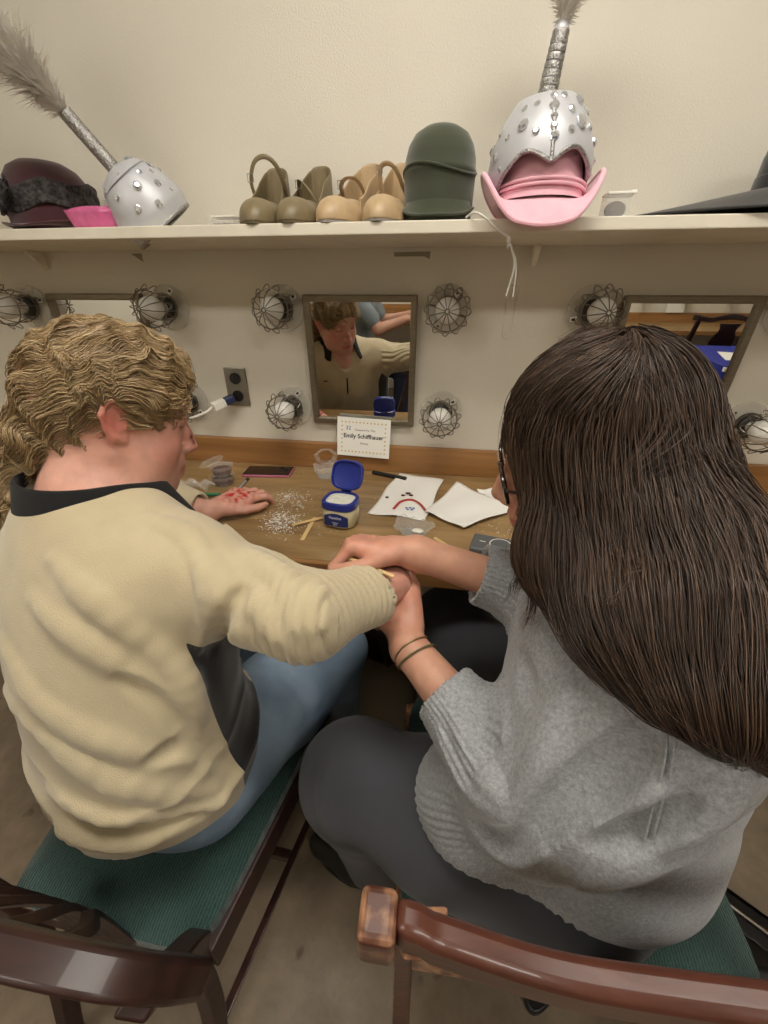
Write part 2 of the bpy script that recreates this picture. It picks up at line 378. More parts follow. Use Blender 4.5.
def text(s, size, M, m, parent, name='lettering', bold=0., ext=.0002, align='CENTER'):
    cu = bpy.data.curves.new(name, 'FONT'); cu.body = s; cu.size = size; cu.extrude = ext; cu.offset = bold; cu.align_x = align; cu.align_y = 'CENTER'; cu.resolution_u = 3
    tmp = bpy.data.objects.new('tmp', cu); COL.objects.link(tmp); dg = bpy.context.evaluated_depsgraph_get(); dg.update()
    me = bpy.data.meshes.new_from_object(tmp.evaluated_get(dg)); bpy.data.objects.remove(tmp)
    me.transform((parent_m(parent).inverted() if parent else Matrix()) @ M); me.materials.clear()
    return finish(name, me, m, parent, smooth=0)
text('Costume For The', .0085, CF @ T(.004, .022, .0006), M_ink, card)
text('Emily Schiffhauer', .0178, CF @ T(0, .003, .0006), M_ink, card, bold=.0004)
text('Wrens', .009, CF @ T(.003, -.018, .0006), M_ink, card)
text('32', .016, CF @ T(-.046, .026, .0006), M_inkb, card)

M_tape = mat('old_tape', (150, 140, 118), rough=.6)
p1 = onY(137, 257, 0); p2 = onY(412, 255, 0)
tag(MB().prism([(p1[0]-.016, p1[2]+.008), (p1[0]+.016, p1[2]+.008), (p1[0]+.016, p1[2]-.012)], .0, .0008, Matrix(((1, 0, 0, 0), (0, 0, -1, 0), (0, 1, 0, 0), (0, 0, 0, 1)))).build('tape_scrap', M_tape, smooth=0), 'grey triangular tape scrap on the wall above the far left mirror', 'tape')
tag(MB().prism([(p2[0]-.045, p2[2]+.006), (p2[0]+.045, p2[2]+.007), (p2[0]+.044, p2[2]-.009), (p2[0]+.03, p2[2]-.003), (p2[0]-.044, p2[2]-.003)], 0, .0008, Matrix(((1, 0, 0, 0), (0, 0, -1, 0), (0, 1, 0, 0), (0, 0, 0, 1)))).build('tape_scrap', M_tape, smooth=0), 'flat strip of grey tape on the wall above the middle mirror', 'tape')
# ================================================================ things on the shelf
def felt(name, c, c2=None, **k): return mat(name, c, rough=.9, sheen=.4, b_scale=500, b_str=.35, b_dist=.001, n_scale=30, n_amt=.08, **k)
M_green = felt('green_felt', (58, 64, 46)); M_burg = felt('burgundy_felt', (66, 30, 36)); M_black = felt('black_felt', (30, 30, 30))
M_pink = felt('pink_felt', (240, 184, 198))
M_lace = mat('black_lace', (58, 54, 54), rough=.8, n_scale=120, n_amt=.9, b_scale=160, b_str=1., b_dist=.004)
M_silver = mat('silver_fabric', (196, 197, 202), rough=.4, metal=.2, b_scale=900, b_str=.2, b_dist=.0006, n_scale=20, n_amt=.05)
M_glit = mat('silver_glitter', (170, 168, 166), rough=.3, metal=.9, n_scale=420, n_amt=.6, b_scale=420, b_str=1., b_dist=.002)
M_gem = mat('rhinestone', (236, 240, 246), rough=.05, metal=.75)
M_feather = mat('grey_feather', (222, 216, 206), rough=.9, sheen=.3)

def gem(parent, p, n, r, first=[None]):
    """faceted stone in a small setting"""
    if first[0] is None:
        b = MB(); m = 8
        b.lathe([(1.12, 0), (1.12, .25), (1.0, .3), (.55, .62), (0, .62)], m, cap=False)
        o = b.build('rhinestone', M_gem, parent, smooth=0, world=False); first[0] = o
    else:
        o = first[0].copy(); COL.objects.link(o); o.parent = parent
    F = parent_m(parent).inverted() @ frame(p, n); o.location = F.to_translation(); o.rotation_euler = F.to_euler(); o.scale = (r, r, r*1.1)
    return o
def feather_plume(parent, base, d, L, n, spread, bend=(0, 0, 0), bl=.05, seed=1, name='feather'):
    """several quills each fringed with fine barbs; one mesh per feather"""
    rr = random.Random(seed); d = Vector(d).normalized()
    for q in range(n):
        side = Vector((rr.gauss(0, 1), rr.gauss(0, 1), rr.gauss(0, 1))); side = (side-d*side.dot(d)).normalized()
        l = L*rr.uniform(.8, 1.05); tip = Vector(base)+(d+side*spread*rr.uniform(.3, 1)).normalized()*l+Vector(bend)*rr.uniform(.6, 1.4)
        P = [Vector(p) for p in spline([base, Vector(base)+d*l*.35+side*spread*l*.2, (Vector(base)+d*l*.7+tip)/2+side*.0, tip], 40)]
        b = MB(); b.tube(P, [.0016*(1-i/44) for i in range(40)], 5)
        nb = 520
        for k in range(nb):
            u = k/nb; i = min(int(u*39), 38); p = P[i].lerp(P[i+1], u*39-i); t = (P[i+1]-P[i]).normalized()
            a = rr.uniform(0, 2*pi); o = t.orthogonal().normalized(); o = Matrix.Rotation(a, 3, t) @ o
            ln = bl*(.35+.65*math.sin(min(1, u*1.5+.12)*pi*.5))*rr.uniform(.5, 1.1)*(1 if u < .8 else .6+2*(1-u))
            w = o*.9+t*.75+Vector((rr.gauss(0, .25), rr.gauss(0, .25), rr.gauss(0, .25)-.15)); w.normalize()
            c = w.cross(t).normalized()*.0011
            p1 = p+w*ln*.5; p2 = p+w*ln+Vector((0, 0, -.006))+t*.006
            b.add([p-c, p+c, p1+c*.8, p1-c*.8, p2], [(0, 1, 2, 3), (3, 2, 4)])
        b.build(name, M_feather, parent)

# ---- silver bonnet with horn on the pink cowboy hat
hx, hy, hz = .377, -.215, SHZ
pk = thing('cowboy_hat', 'pink felt cowboy hat with curled brim under the jewelled silver helmet', 'hat', (hx, hy, hz))
def brim_fn(u, v):
    a = 2*pi*u; r0x, r0y = .066, .074; r1x, r1y = .100, .112
    x = math.cos(a)*(r0x+(r1x-r0x)*v); y = math.sin(a)*(r0y+(r1y-r0y)*v)
    curl = max(0, abs(math.cos(a))-.45)/.55
    z = .006+.055*curl**1.6*v**1.8*.85 - .042*max(0, -math.sin(a))**2*v**1.5 - .012*max(0, math.sin(a))*v
    x *= 1+.02*v; return (hx+x, hy+y, hz+z+.016)
b = MB(); b.grid(brim_fn, 72, 9, cu=True); b.build('brim', M_pink, pk, solid=.0045, sub=1)
rim = [brim_fn(k/72, 1) for k in range(72)]; b = MB(); b.tube(rim, .0045, 8, closed=True); b.build('brim_edge', M_pink, pk)
def crown_fn(u, v):
    a = 2*pi*u; s = math.sin(min(v*1.0, 1)*pi*.5)
    r = (1-.25*v) if v < .75 else (.8125*math.cos((v-.75)/.25*pi*.5))
    x = math.cos(a)*.077*r; y = math.sin(a)*.086*r
    z = .10*v if v < .75 else .075+.022*math.sin((v-.75)/.25*pi*.5)
    if v > .7: z -= .012*math.exp(-(x/.02)**2)*(v-.7)/.3
    return (hx+x, hy+y, hz+.024+z)
b = MB(); b.grid(crown_fn, 48, 18, cu=True); b.build('crown', M_pink, pk)
b = MB()
for dz in (0, .007):
    b = MB(); b.tube([(hx+math.cos(2*pi*k/48)*.0775, hy+math.sin(2*pi*k/48)*.0865, hz+.036+dz-.004*math.sin(2*pi*k/48)) for k in range(48)], .0026, 8, closed=True)
    b.build('hat_cord', M_pink, pk)
M_cord = mat('white_cord', (232, 230, 222), rough=.7)
kn = onY(509, 240, -.262)
cs = thing('chin_cord', 'white knotted cord hanging over the shelf edge left of the pink hat', 'cord', (kn[0], kn[1], kn[2]))
st = onY(466, 219, -.24); st[2] = SHZ+.004; mid = onY(488, 222, -.262)
b = MB(); b.tube(spline([st, st+[.016, -.02, .004], mid+[0, -.004, .002], mid+[.012, -.004, -.008], kn+[-.001, 0, .004]], 20), .0018, 8); b.build('cord', M_cord, cs)
e1 = onY(506, 296, -.262); e2 = onY(513, 297, -.262); md = onY(515, 265, -.264)
b = MB(); b.tube(spline([kn, md+[-.001, 0, 0], e1], 16), .0016, 8); b.build('cord', M_cord, cs)
b = MB(); b.tube(spline([kn, md+[.002, 0, 0], e2], 16), .0016, 8); b.build('cord', M_cord, cs)
b = MB(); b.ell(tuple(kn), (.0042, .0042, .0062), 14, 8); b.ell(tuple(kn-[0, 0, .009]), (.0034, .0034, .004), 14, 8); b.build('knot', M_cord, cs)

def bonnet(parent, M, RX_=.088, RY_=.094, H=.128, front=True, opening=True, nm='helmet_shell'):
    """jewelled cap: pointed dome, heart-shaped face opening, neck guard"""
    def low(a):     # lower border height by azimuth a (0 = front)
        a = (a+pi) % (2*pi)-pi
        if opening and abs(a) < 1.25:
            q = abs(a)/1.25
            return .040*(1-q**2.6)+.013*math.exp(-((abs(a)-.5)/.28)**2)-.007*math.exp(-(a/.15)**2)
        return 0.
    def shell(u, v):
        a = 2*pi*u; l = low(a); h = l+(H-l)*v
        t = h/H; r = math.cos(max(0, t-.22)/.78*pi*.5*.80)**.55 if t > .22 else 1-.10*(.22-t)/.22*1.2
        r = max(r, .02); return M @ Vector((math.sin(a)*RX_*r, -math.cos(a)*RY_*r, h))
    b = MB(); b.grid(shell, 96, 26, cu=True); b.build(nm, M_silver, parent, solid=.002)
    # cap plate + trim + seam
    top = H*1.0
    b = MB(); b.lathe([(.0, top+.008), (.024, top+.007), (.044, top-.001), (.0555, top-.012), (.057, top-.014), (.054, top-.016), (0, top-.006)], 40, M, cap=False); b.build('crown_plate', M_silver, parent)
    def bd(u): return shell(u, 0)
    tr = [shell(k/160, .015) for k in range(160)]
    b = MB(); b.tube([p for p in tr], (.0035), 6, closed=True); b.build('glitter_trim', M_glit, parent)
    b = MB(); b.tube([shell(0.0, v/14)+(M.to_3x3() @ Vector((0, -.0015, 0))) for v in range(15)], .003, 6); b.build('front_seam', M_glit, parent)
    pts = []
    for a, h, r in [(-.95, .075, .0035), (-.62, .085, .0062), (-.42, .11, .0035), (-.75, .108, .004), (-.33, .073, .004), (.42, .098, .0045), (.62, .082, .0075), (.35, .072, .0042), (.85, .112, .006), (.95, .078, .004), (1.15, .10, .0042), (1.2, .062, .005), (-1.2, .054, .005), (-1.3, .085, .004), (.3, .117, .004), (-1.0, .035, .003), (1.35, .04, .004), (0, .118, .004), (0, .104, .0055), (0, .09, .004), (0, .077, .004), (0.02, .064, .005),
                    (1.7, .09, .005), (1.6, .05, .0045), (2.0, .07, .006), (2.3, .1, .004), (2.2, .035, .005), (2.7, .06, .006), (3.0, .09, .004), (3.1, .03, .005), (-1.6, .03, .005), (-1.7, .07, .006), (-1.9, .1, .004), (-2.1, .045, .005), (-2.4, .08, .0045), (-2.7, .03, .006), (-2.8, .1, .004), (2.5, .02, .0045), (1.9, .02, .004), (1.45, .108, .005), (1.5, .075, .0035), (1.25, .02, .004)]:
        u = a/(2*pi); l = low(a)
        if h < l+.004: h = l+.008
        v = (h-l)/(H-l); p = shell(u, v); e = .01
        n = (shell(u+e, v)-shell(u-e, v)).cross(shell(u, min(1, v+e))-shell(u, v-e)).normalized()
        c = M @ Vector((0, 0, .04))
        if n.dot(p-c) < 0: n = -n
        gem(parent, p+n*.001, n, r*1.3)
def horn(parent, M, L, r0, r1, H=.128, bands=True, bend=.0):
    P = spline([M @ Vector((0, 0, H)), M @ Vector((bend*.3, 0, H+L*.35)), M @ Vector((bend*.7, 0, H+L*.7)), M @ Vector((bend, 0, H+L))], 40)
    b = MB(); b.tube(P, [r0+(r1-r0)*i/39+.0006*math.sin(i*1.3) for i in range(40)], 18); b.build('horn', M_silver if bands else M_glit, parent)
    if bands:
        for q in range(9):
            i = 1+q*4; t = Vector(P[i+1])-Vector(P[i]); F = frame(P[i], t)
            b = MB(); rr = r0+(r1-r0)*i/39+.0014
            b.lathe([(rr-.0015, -.0045), (rr, -.004), (rr+.0006, 0), (rr, .004), (rr-.0015, .0045)], 24, F, cap=False); b.build('glitter_band', M_glit, parent)
    return P
MB1 = T(hx-.004, hy, hz+.036) @ RZ(.04) @ RX(.05) @ RY(-.05) @ SC(1.0, 1.0, 1.0)
bn = thing('jewelled_helmet', 'silver rhinestone helmet with heart opening resting upright on the pink hat', 'hat', (hx, hy, hz+.038))
bonnet(bn, MB1, .087, .094, .125)
P = horn(bn, MB1, .088, .0145, .0105, .125, bend=.012)
d = Vector(P[-1])-Vector(P[-2])
feather_plume(bn, Vector(P[-1])-d*.5, d, .20, 7, .45, bl=.045, seed=3)

# ---- second silver helmet lying on its side
q0 = onY(141, 219, -.20)
ln = thing('jewelled_helmet', 'silver rhinestone helmet tipped on its side with feathered horn pointing left', 'hat', (q0[0], -.19, SHZ))
ax = Vector((-.50, -.36, .80)).normalized()
ML = frame((q0[0]+.016, -.16, SHZ+.022), ax, (1, 0, .3)) @ RZ(2.4) @ T(0, 0, -.016)
bonnet(ln, ML, .074, .080, .112, opening=False)
P = horn(ln, ML, .112, .0135, .0115, .106, bands=False)
d = Vector(P[-1])-Vector(P[-2])
feather_plume(ln, Vector(P[-1])-d, d, .27, 13, .34, bend=(-.03, 0, .02), bl=.075, seed=7)
b = MB(); b.tube([Vector(P[i]) for i in (0, 6, 12, 18, 24, 30, 36, 39)], .0138, 12); b.build('horn_wrap', M_glit, ln)

# ---- green felt hat
g = onY(437, 216, -.19); gx = g[0]
gh = thing('felt_hat', 'dark green rounded felt hat standing between the tan shoes and pink hat', 'hat', (gx, -.18, SHZ))
pr_ = [(.062, .0), (.068, .004), (.0705, .03), (.0715, .06), (.072, .082), (.0735, .084), (.0735, .09), (.072, .092), (.0705, .11), (.065, .13), (.054, .147), (.036, .158), (.016, .163), (0, .164)]
b = MB(); b.lathe([(r, z) for r, z in pr_], 48, T(gx, -.165, SHZ) @ RX(-.02) @ SC(.95, 1.0, .94), cap=False); b.build('crown', M_green, gh, smooth=60)
b = MB()
b.grid(lambda u, v: (gx+math.sin(-1.15+2.3*u)*(.062+.016*v), -.165-math.cos(-1.15+2.3*u)*(.066+.016*v), SHZ+.008+.034*(1-v)**2+.018*(abs(u-.5)*2)**3*v), 30, 8)
b.build('turned_brim', M_green, gh, solid=.004, sub=1)
b = MB(); b.tube([(gx+math.cos(2*pi*k/60)*.0695, -.165+math.sin(2*pi*k/60)*.0728, SHZ+.082+.008*math.sin(4*pi*k/60)) for k in range(60)], .0024, 8, closed=True); b.build('crown_seam', M_green, gh)

# ---- burgundy hat with black lace
q = onY(47, 218, -.18); bx0 = q[0]-.015
bh = thing('brimmed_hat', 'burgundy felt hat with a wide black lace band at the left end of the shelf', 'hat', (bx0, -.16, SHZ))
MH = T(bx0, -.135, SHZ+.006) @ SC(1, 1, 1.12)
b = MB(); b.grid(lambda u, v: ((.088+.020*v+.0*u)*math.cos(2*pi*u), (.085+.02*v)*math.sin(2*pi*u), .006*(1-v)+.016*v*v*(abs(math.cos(2*pi*u)))), 60, 6, MH, cu=True); b.build('brim', M_burg, bh, solid=.004, sub=1)
b = MB(); b.lathe([(.090, 0), (.091, .03), (.088, .06), (.080, .084), (.066, .102), (.045, .113), (.022, .117), (0, .118)], 48, MH, cap=False); b.build('crown', M_burg, bh, smooth=60)
b = MB(); b.grid(lambda u, v: ((.0925+.003*math.sin(38*u+9*v)+.002*math.sin(91*u))*math.cos(2*pi*u), (.0925+.003*math.sin(31*u+5*v))*math.sin(2*pi*u), .028+.040*v+.005*math.sin(2*pi*u*5)+.010*math.cos(2*pi*u)), 140, 12, MH, cu=True); b.build('lace_band', M_lace, bh, solid=.003)
for sx, sg in ((-.062, -1), (-.03, 1)):
    b = MB(); b.grid(lambda u, v: (sx+sg*.038*math.sin(pi*v)*(.4+u)-.01, -.098-.014*math.sin(pi*v)-.004*math.sin(22*u+9*v), .024+.045*u+.008*math.sin(14*v)), 16, 24, MH); b.build('lace_bow', M_lace, bh, solid=.003)

# ---- pink plastic case
M_pinkp = mat('translucent_pink_plastic', (238, 120, 176), rough=.1, alpha=.62, spec=1., n_scale=50, n_amt=.15)
q = onY(88, 222, -.235)
pcx = thing('plastic_case', 'translucent pink plastic case lying in front of the burgundy hat', 'case', (q[0], -.215, SHZ))
b = MB()
b.grid(lambda u, v: (q[0]+(.048+.014*v)*(abs(math.cos(2*pi*u))**.6)*math.copysign(1, math.cos(2*pi*u)), -.21+(.018+.006*v)*(abs(math.sin(2*pi*u))**.6)*math.copysign(1, math.sin(2*pi*u)), SHZ+.001+.032*v), 40, 6, cu=True)
b.build('tray', M_pinkp, pcx, solid=.002)
b = MB(); b.ell((q[0], -.21, SHZ+.032), (.062, .024, .010), 32, 8); b.build('lid', M_pinkp, pcx)
b = MB(); b.box((q[0]-.002, -.21, SHZ+.003), (.07, .03, .004)); b.build('base', M_pinkp, pcx, bevel=.0015)
for k in range(3):
    b = MB(); b.ell((q[0]-.024+.022*k, -.21, SHZ+.011), (.010, .012, .006), 14, 8); b.build('contents', M_pinkp, pcx)

# ---- clear box of clips
q = onY(226, 220, -.2)
cb = thing('clear_tray', 'small clear plastic tray left of the olive shoes', 'tray', (q[0], -.2, SHZ))
b = MB(); b.box((q[0], -.2, SHZ+.002), (.055, .045, .002))
for s_ in (-1, 1): b.box((q[0]+s_*.027, -.2, SHZ+.008), (.0015, .045, .014)); b.box((q[0], -.2+s_*.022, SHZ+.008), (.055, .0015, .014))
b.build('tray', M_clear, cb, smooth=0, bevel=.0006)
b = MB(); b.box((q[0]+.002, -.2, SHZ+.0175), (.05, .04, .003)); b.build('lid', M_wplas, cb, smooth=0, bevel=.001)
for k in range(4):
    b = MB(); b.tube([(q[0]-.02+.011*k, -.215, SHZ+.005), (q[0]-.016+.011*k, -.185, SHZ+.006)], .0025, 8); b.build('clip', M_steel, cb)
# ---- small clear lidded box right
q = onY(614, 213, -.2)
sb = thing('clear_box', 'small clear lidded box of dark pins right of the pink hat', 'box', (q[0], -.2, SHZ))
b = MB(); w2, d2, h2 = .021, .017, .036
for s_ in (-1, 1):
    b.box((q[0]+s_*w2, -.2, SHZ+h2/2), (.0012, 2*d2, h2)); b.box((q[0], -.2+s_*d2, SHZ+h2/2), (2*w2, .0012, h2))
b.box((q[0], -.2, SHZ+.001), (2*w2, 2*d2, .0015)); b.build('box_body', M_clear, sb, smooth=0, bevel=.0004)
b = MB(); b.box((q[0]+.002, -.2, SHZ+h2+.002), (2*w2+.006, 2*d2+.004, .004)); b.box((q[0]+.024, -.2, SHZ+h2+.004), (.008, .02, .006)); b.build('lid', M_wplas, sb, smooth=0, bevel=.001)
M_pins = mat('dark_pins', (70, 62, 56), rough=.45, n_scale=300, n_amt=.7, b_scale=400, b_str=1.)
b = MB(); b.ell((q[0], -.2, SHZ+.015), (.0185, .0145, .0135), 16, 10); b.build('pins', M_pins, sb)

# ---- black wide brimmed hat at right
kx = .85
bk = thing('wide_brimmed_hat', 'flat black wide-brimmed hat at the right end of the shelf', 'hat', (kx, -.15, SHZ))
b = MB(); b.grid(lambda u, v: (kx+(.07+.235*v)*math.cos(2*pi*u), -.14+(.065+.065*v)*math.sin(2*pi*u), SHZ+.004+.044*(1-v)**1.1+.003*v), 80, 10, cu=True); b.build('brim', M_black, bk, solid=.004, sub=1)
b = MB(); b.lathe([(.074, 0), (.072, .05), (.066, .08), (.05, .092), (.02, .088), (0, .086)], 40, T(kx, -.14, SHZ+.048) @ SC(1, .93, 1), cap=False); b.build('crown', M_black, bk, smooth=60)
b = MB(); b.lathe([(.0755, 0), (.0745, .02), (.072, .022), (.072, 0)], 40, T(kx, -.14, SHZ+.049) @ SC(1, .93, 1), cap=False); b.build('hat_band', M_black, bk)

# ---- clear strip hanging under the shelf
q = onY(509, 315, -.004)
tag(MB().tube([(q[0]+.011*math.cos(2*pi*k/24)*(1 if True else 0), -.006, q[2]+(.055 if math.sin(2*pi*k/24) > 0 else -.045)+.011*math.sin(2*pi*k/24)) for k in range(24)], .0016, 6, closed=True).build('plastic_loop', M_clear), 'clear plastic loop stuck to the wall below the white cord', 'plastic loop')

# ---- character shoes, toes towards the room
M_olive = mat('olive_leather', (126, 112, 84), rough=.38, n_scale=40, n_amt=.1, b_scale=300, b_str=.2)
M_tan = mat('tan_leather', (186, 160, 124), rough=.4, n_scale=40, n_amt=.1, b_scale=300, b_str=.2)
M_lin = mat('shoe_lining', (140, 118, 92), rough=.7); M_soleg = mat('grey_sole', (150, 146, 140), rough=.35, metal=.3)
M_soleo = mat('olive_sole', (98, 86, 62), rough=.5)
def shoe(u_px, yb, rot, leather, sole, label, L=.24, W=.043, mode=0):
    c = onY(u_px, 219, yb)
    t = thing('strap_shoe', label, 'shoe', (c[0], yb, SHZ), rot, 'character shoes on the shelf')
    # local: toe at -y, length L, heel lifts
    def outline(s):   # s 0 toe .. 1 heel : half width
        return W*(math.sin(min(s/.30, 1)*pi/2)**.55)*(1-.30*max(0, min(1, (s-.32)/.33)))*(1 if s < .86 else math.sqrt(max(0, 1-((s-.86)/.145)**2)))
    def sz(s): return .004+.036*(0 if s < .30 else (1-math.cos(min(1, (s-.30)/.45)*pi))/2)
    def hgt(s):       # height of the upper's top edge above the footbed
        return .046 if s < .3 else (.046-.004*math.sin(min(1, (s-.3)/.3)*pi) if s < .6 else .046+.050*((s-.6)/.4)**1.2)
    n = 44
    # sole
    b = MB()
    top = []; 
    for i in range(n+1):
        s = i/n; top.append((outline(max(s, .004)), -L/2+L*s, sz(s)))
    vs = []; fs = []
    for (w, y, z) in top: vs += [(-w-.001, y, z), (w+.001, y, z), (w+.001, y, max(.0, z-.005)), (-w-.001, y, max(.0, z-.005))]
    for i in range(n):
        a = 4*i; e = a+4
        for j in range(4): fs.append((a+j, a+(j+1) % 4, e+(j+1) % 4, e+j))
    fs += [(0, 3, 2, 1), (4*n, 4*n+1, 4*n+2, 4*n+3)]; b.add(vs, fs); b.build('sole', sole, t, world=False)
    # toe box (closed vamp) and quarters
    def vamp(u, v):
        s = .42*(1-math.cos(u*pi/2)); w = outline(max(s, .0005)); a = pi*v
        h = .043*math.sin(min(1, s/.2)*pi/2)**.5
        return (w*math.cos(a)*(1+.06*math.sin(a)), -L/2+L*s+(.012*math.sin(a) if u > .9 else 0), sz(s)+h*max(0, math.sin(a))**.75)
    b = MB(); b.grid(vamp, 22, 20); b.build('toe_box', leather, t, solid=.0025, sub=1, world=False)
    def quarter(u, v):
        a = -1+2*u; s = .36+.635*(1-abs(a)**2.2) if False else None
        # runs from left of vamp round the heel to the right
        q_ = abs(a); sgn = 1 if a > 0 else -1
        s = 1-(q_**1.15)*.64; w = outline(min(s, .999))*sgn if q_ > .001 else 0
        h = hgt(s); lean = .006*v if s > .9 else -.002*v
        return (w*(1-.10*v), -L/2+L*s-(.006*v if s > .95 else 0), sz(s)+h*v)
    b = MB(); b.grid(quarter, 60, 8); b.build('quarter', leather, t, solid=.0028, sub=1, world=False)
    b = MB(); b.grid(lambda u, v: ((outline(.3+.69*u)-.003)*(2*v-1), -L/2+L*(.3+.69*u), sz(.3+.69*u)+.0015), 30, 6); b.build('insole', M_lin, t, world=False)
    b = MB(); b.grid(lambda u, v: ((.025+.002*v)*math.cos(2*pi*u)*(.8+.2*v), L/2-.030+(.024+.003*v)*math.sin(2*pi*u), .0365*v), 28, 5, cu=True); b.prism([(.02*math.cos(2*pi*k/28), L/2-.030+.024*math.sin(2*pi*k/28)) for k in range(28)], 0, .004); b.build('heel', sole, t, world=False)
    # strap + buckle
    if mode == 0: P = [(-.030, .03, .06), (-.036, .02, .09), (-.022, .012, .122), (.004, .008, .130), (.024, .016, .116), (.032, .036, .086), (.031, .05, .070)]
    elif mode == 1: P = [(-.026, .035, .058), (-.020, .015, .088), (.0, -.008, .080), (.016, -.015, .064), (.026, -.005, .045)]
    elif mode == 2: P = [(.026, .03, .055), (.018, .0, .082), (.0, -.012, .086), (-.018, -.004, .078), (-.028, .02, .062)]
    else: P = [(-.024, .02, .06), (-.024, .0, .10), (-.006, -.008, .108), (.010, .0, .098), (.02, .02, .074), (.026, .04, .058)]
    b = MB(); b.tube([Vector(p) for p in spline(P, 26)], [(.0014, .0045)]*26, 8, flat=(0, .3, 1)); b.build('ankle_strap', leather, t, world=False)
    bp = Vector(spline(P, 26)[5 if mode != 2 else 19])
    b = MB(); b.tube([bp+Vector((x*.006, -.004, z*.007)) for x, z in ((-1, -1), (1, -1), (1, 1), (-1, 1))], .0011, 6, closed=True); b.build('buckle', M_steel, t, world=False)
    return t
shoe(269, -.135, .10, M_olive, M_soleo, 'olive strap shoe with its looped strap standing up, leftmost of the four shoes', mode=0)
shoe(308, -.135, -.05, M_olive, M_soleo, 'olive strap shoe with its strap crossed inward, beside the standing looped one', mode=1)
shoe(351, -.135, -.24, M_tan, M_soleg, 'paler tan strap shoe with a bow buckle beside the olive shoe', mode=2)
shoe(391, -.135, -.12, M_tan, M_soleg, 'paler tan strap shoe partly hidden by the dark green hat', mode=3)
# ================================================================ things on the counter
CZ = TOPZ
V3_ = Vector
def cz(u, v): p = onZ(u, v, CZ); return float(p[0]), float(p[1])
# ---- petroleum jelly jar with flipped lid
jx, jy = -.018+.030, -.352
M_jar = mat('cream_jar', (226, 216, 176), rough=.3, trans=.15); M_blue = mat('blue_lid', (38, 52, 138), rough=.35); M_jelly = mat('white_jelly', (232, 230, 214), rough=.2, b_scale=60, b_str=1., b_dist=.008)
M_lbl = mat('navy_label', (34, 50, 110), rough=.4); M_lblw = mat('label_white', (214, 220, 236), rough=.5)
ja = thing('jelly_jar', 'cream petroleum jelly jar with blue rim and flipped-open blue lid', 'jar', (jx, jy, CZ), math.radians(-8))
def sq(r, z, k=.22, n=48):
    out = []
    for i in range(n):
        a = 2*pi*i/n; e = 1/((abs(math.cos(a))**3.2+abs(math.sin(a))**3.2)**(1/3.2)); out.append((r*e*math.cos(a), r*.9*e*math.sin(a), z))
    return out
def sqlathe(b, prof, M=None, n=48):
    vs = []; [vs.extend(sq(r, z, n=n)) for r, z in prof]; k = len(prof)
    fs = [(i*n+j, i*n+(j+1) % n, (i+1)*n+(j+1) % n, (i+1)*n+j) for i in range(k-1) for j in range(n)]; fs.append(tuple(range(n))[::-1]); fs.append(tuple((k-1)*n+j for j in range(n))); b.add(vs, fs, M)
b = MB(); sqlathe(b, [(.030, 0), (.036, .004), (.040, .015), (.041, .032), (.040, .046), (.037, .050)]); b.build('jar_body', M_jar, ja, world=False)
b = MB(); sqlathe(b, [(.0385, .048), (.0412, .050), (.0418, .056), (.0405, .066), (.0375, .068), (.0335, .067), (.0325, .060)]); b.build('blue_rim', M_blue, ja, world=False)
b = MB(); sqlathe(b, [(.033, .058), (.0325, .0635), (.02, .066), (.006, .064)]); b.build('jelly', M_jelly, ja, world=False)
LM = T(0, .037, .070) @ RX(math.radians(62))
b = MB(); sqlathe(b, [(.037, 0), (.0395, .001), (.0402, .008), (.0385, .012), (.0355, .0125), (.034, .006), (.032, .005)], LM @ T(0, .036, 0)); b.build('lid', M_blue, ja, world=False)
b = MB(); b.tube([(-.012, .038, .069), (.012, .038, .069)], .003, 8); b.build('hinge', M_blue, ja, world=False)
# label wraps the front
def wrap(u, z, off): # u metres along front
    r = .0415+off; a = -pi/2+u/.0385; e = 1/((abs(math.cos(a))**3.2+abs(math.sin(a))**3.2)**(1/3.2)); return (r*e*math.cos(a), r*.9*e*math.sin(a), z)
b = MB(); b.grid(lambda u, v: wrap(-.026+.052*u, .010+(.034-.010*abs(2*u-1)**2)*v+.0, .0005), 24, 6); lb = b.build('label', M_lbl, ja, world=False)
b = MB(); b.grid(lambda u, v: wrap(-.016+.032*u, .029+.009*v*(1-.6*abs(2*u-1)**2), .0009), 16, 4); b.build('label_oval', M_blue, lb, world=False)
text('Vaseline', .0092, T(0, -.0396, .0335) @ RX(pi/2) @ T(0, 0, .0002), M_lblw, None, bold=.0001).parent = lb
text('Original', .0045, T(0, -.0394, .0205) @ RX(pi/2), M_lblw, None).parent = lb
text('JELLY', .0045, T(0, -.0394, .0155) @ RX(pi/2), M_lblw, None).parent = lb

# ---- fake blood tubs
M_blood = mat('dark_red_gel', (72, 16, 20), rough=.15, coat=.5)
def tub(x, y, z, r, label, lid, name='sauce_tub'):
    t = thing(name, label, 'tub', (x, y, z))
    b = MB(); b.lathe([(0, .001), (r*.78, .001), (r, .026), (r+.0025, .027), (r+.0025, .0285), (r-.001, .0285), (r*.76, .002), (0, .002)], 36, T(x, y, z), cap=False); b.build('cup', M_clear, t)
    b = MB(); b.lathe([(0, .003), (r*.76, .003), (r*.90, .018), (r*.6, .0185), (0, .0175)], 32, T(x, y, z), cap=False); b.build('red_gel', M_blood, t)
    if lid:
        b = MB(); b.lathe([(0, .003), (r-.002, .003), (r-.001, .006), (r+.003, .006), (r+.0035, .001), (r+.0015, .0)], 32, T(x-.022, y-.004, z+.036) @ RY(-.30) @ RX(.1), cap=False); b.build('lid', M_clear, t)
tx, ty = cz(224, 484)
tub(tx, ty, CZ, .033, 'clear tub of dark red gel on the counter, the lower of the stacked pair', False)
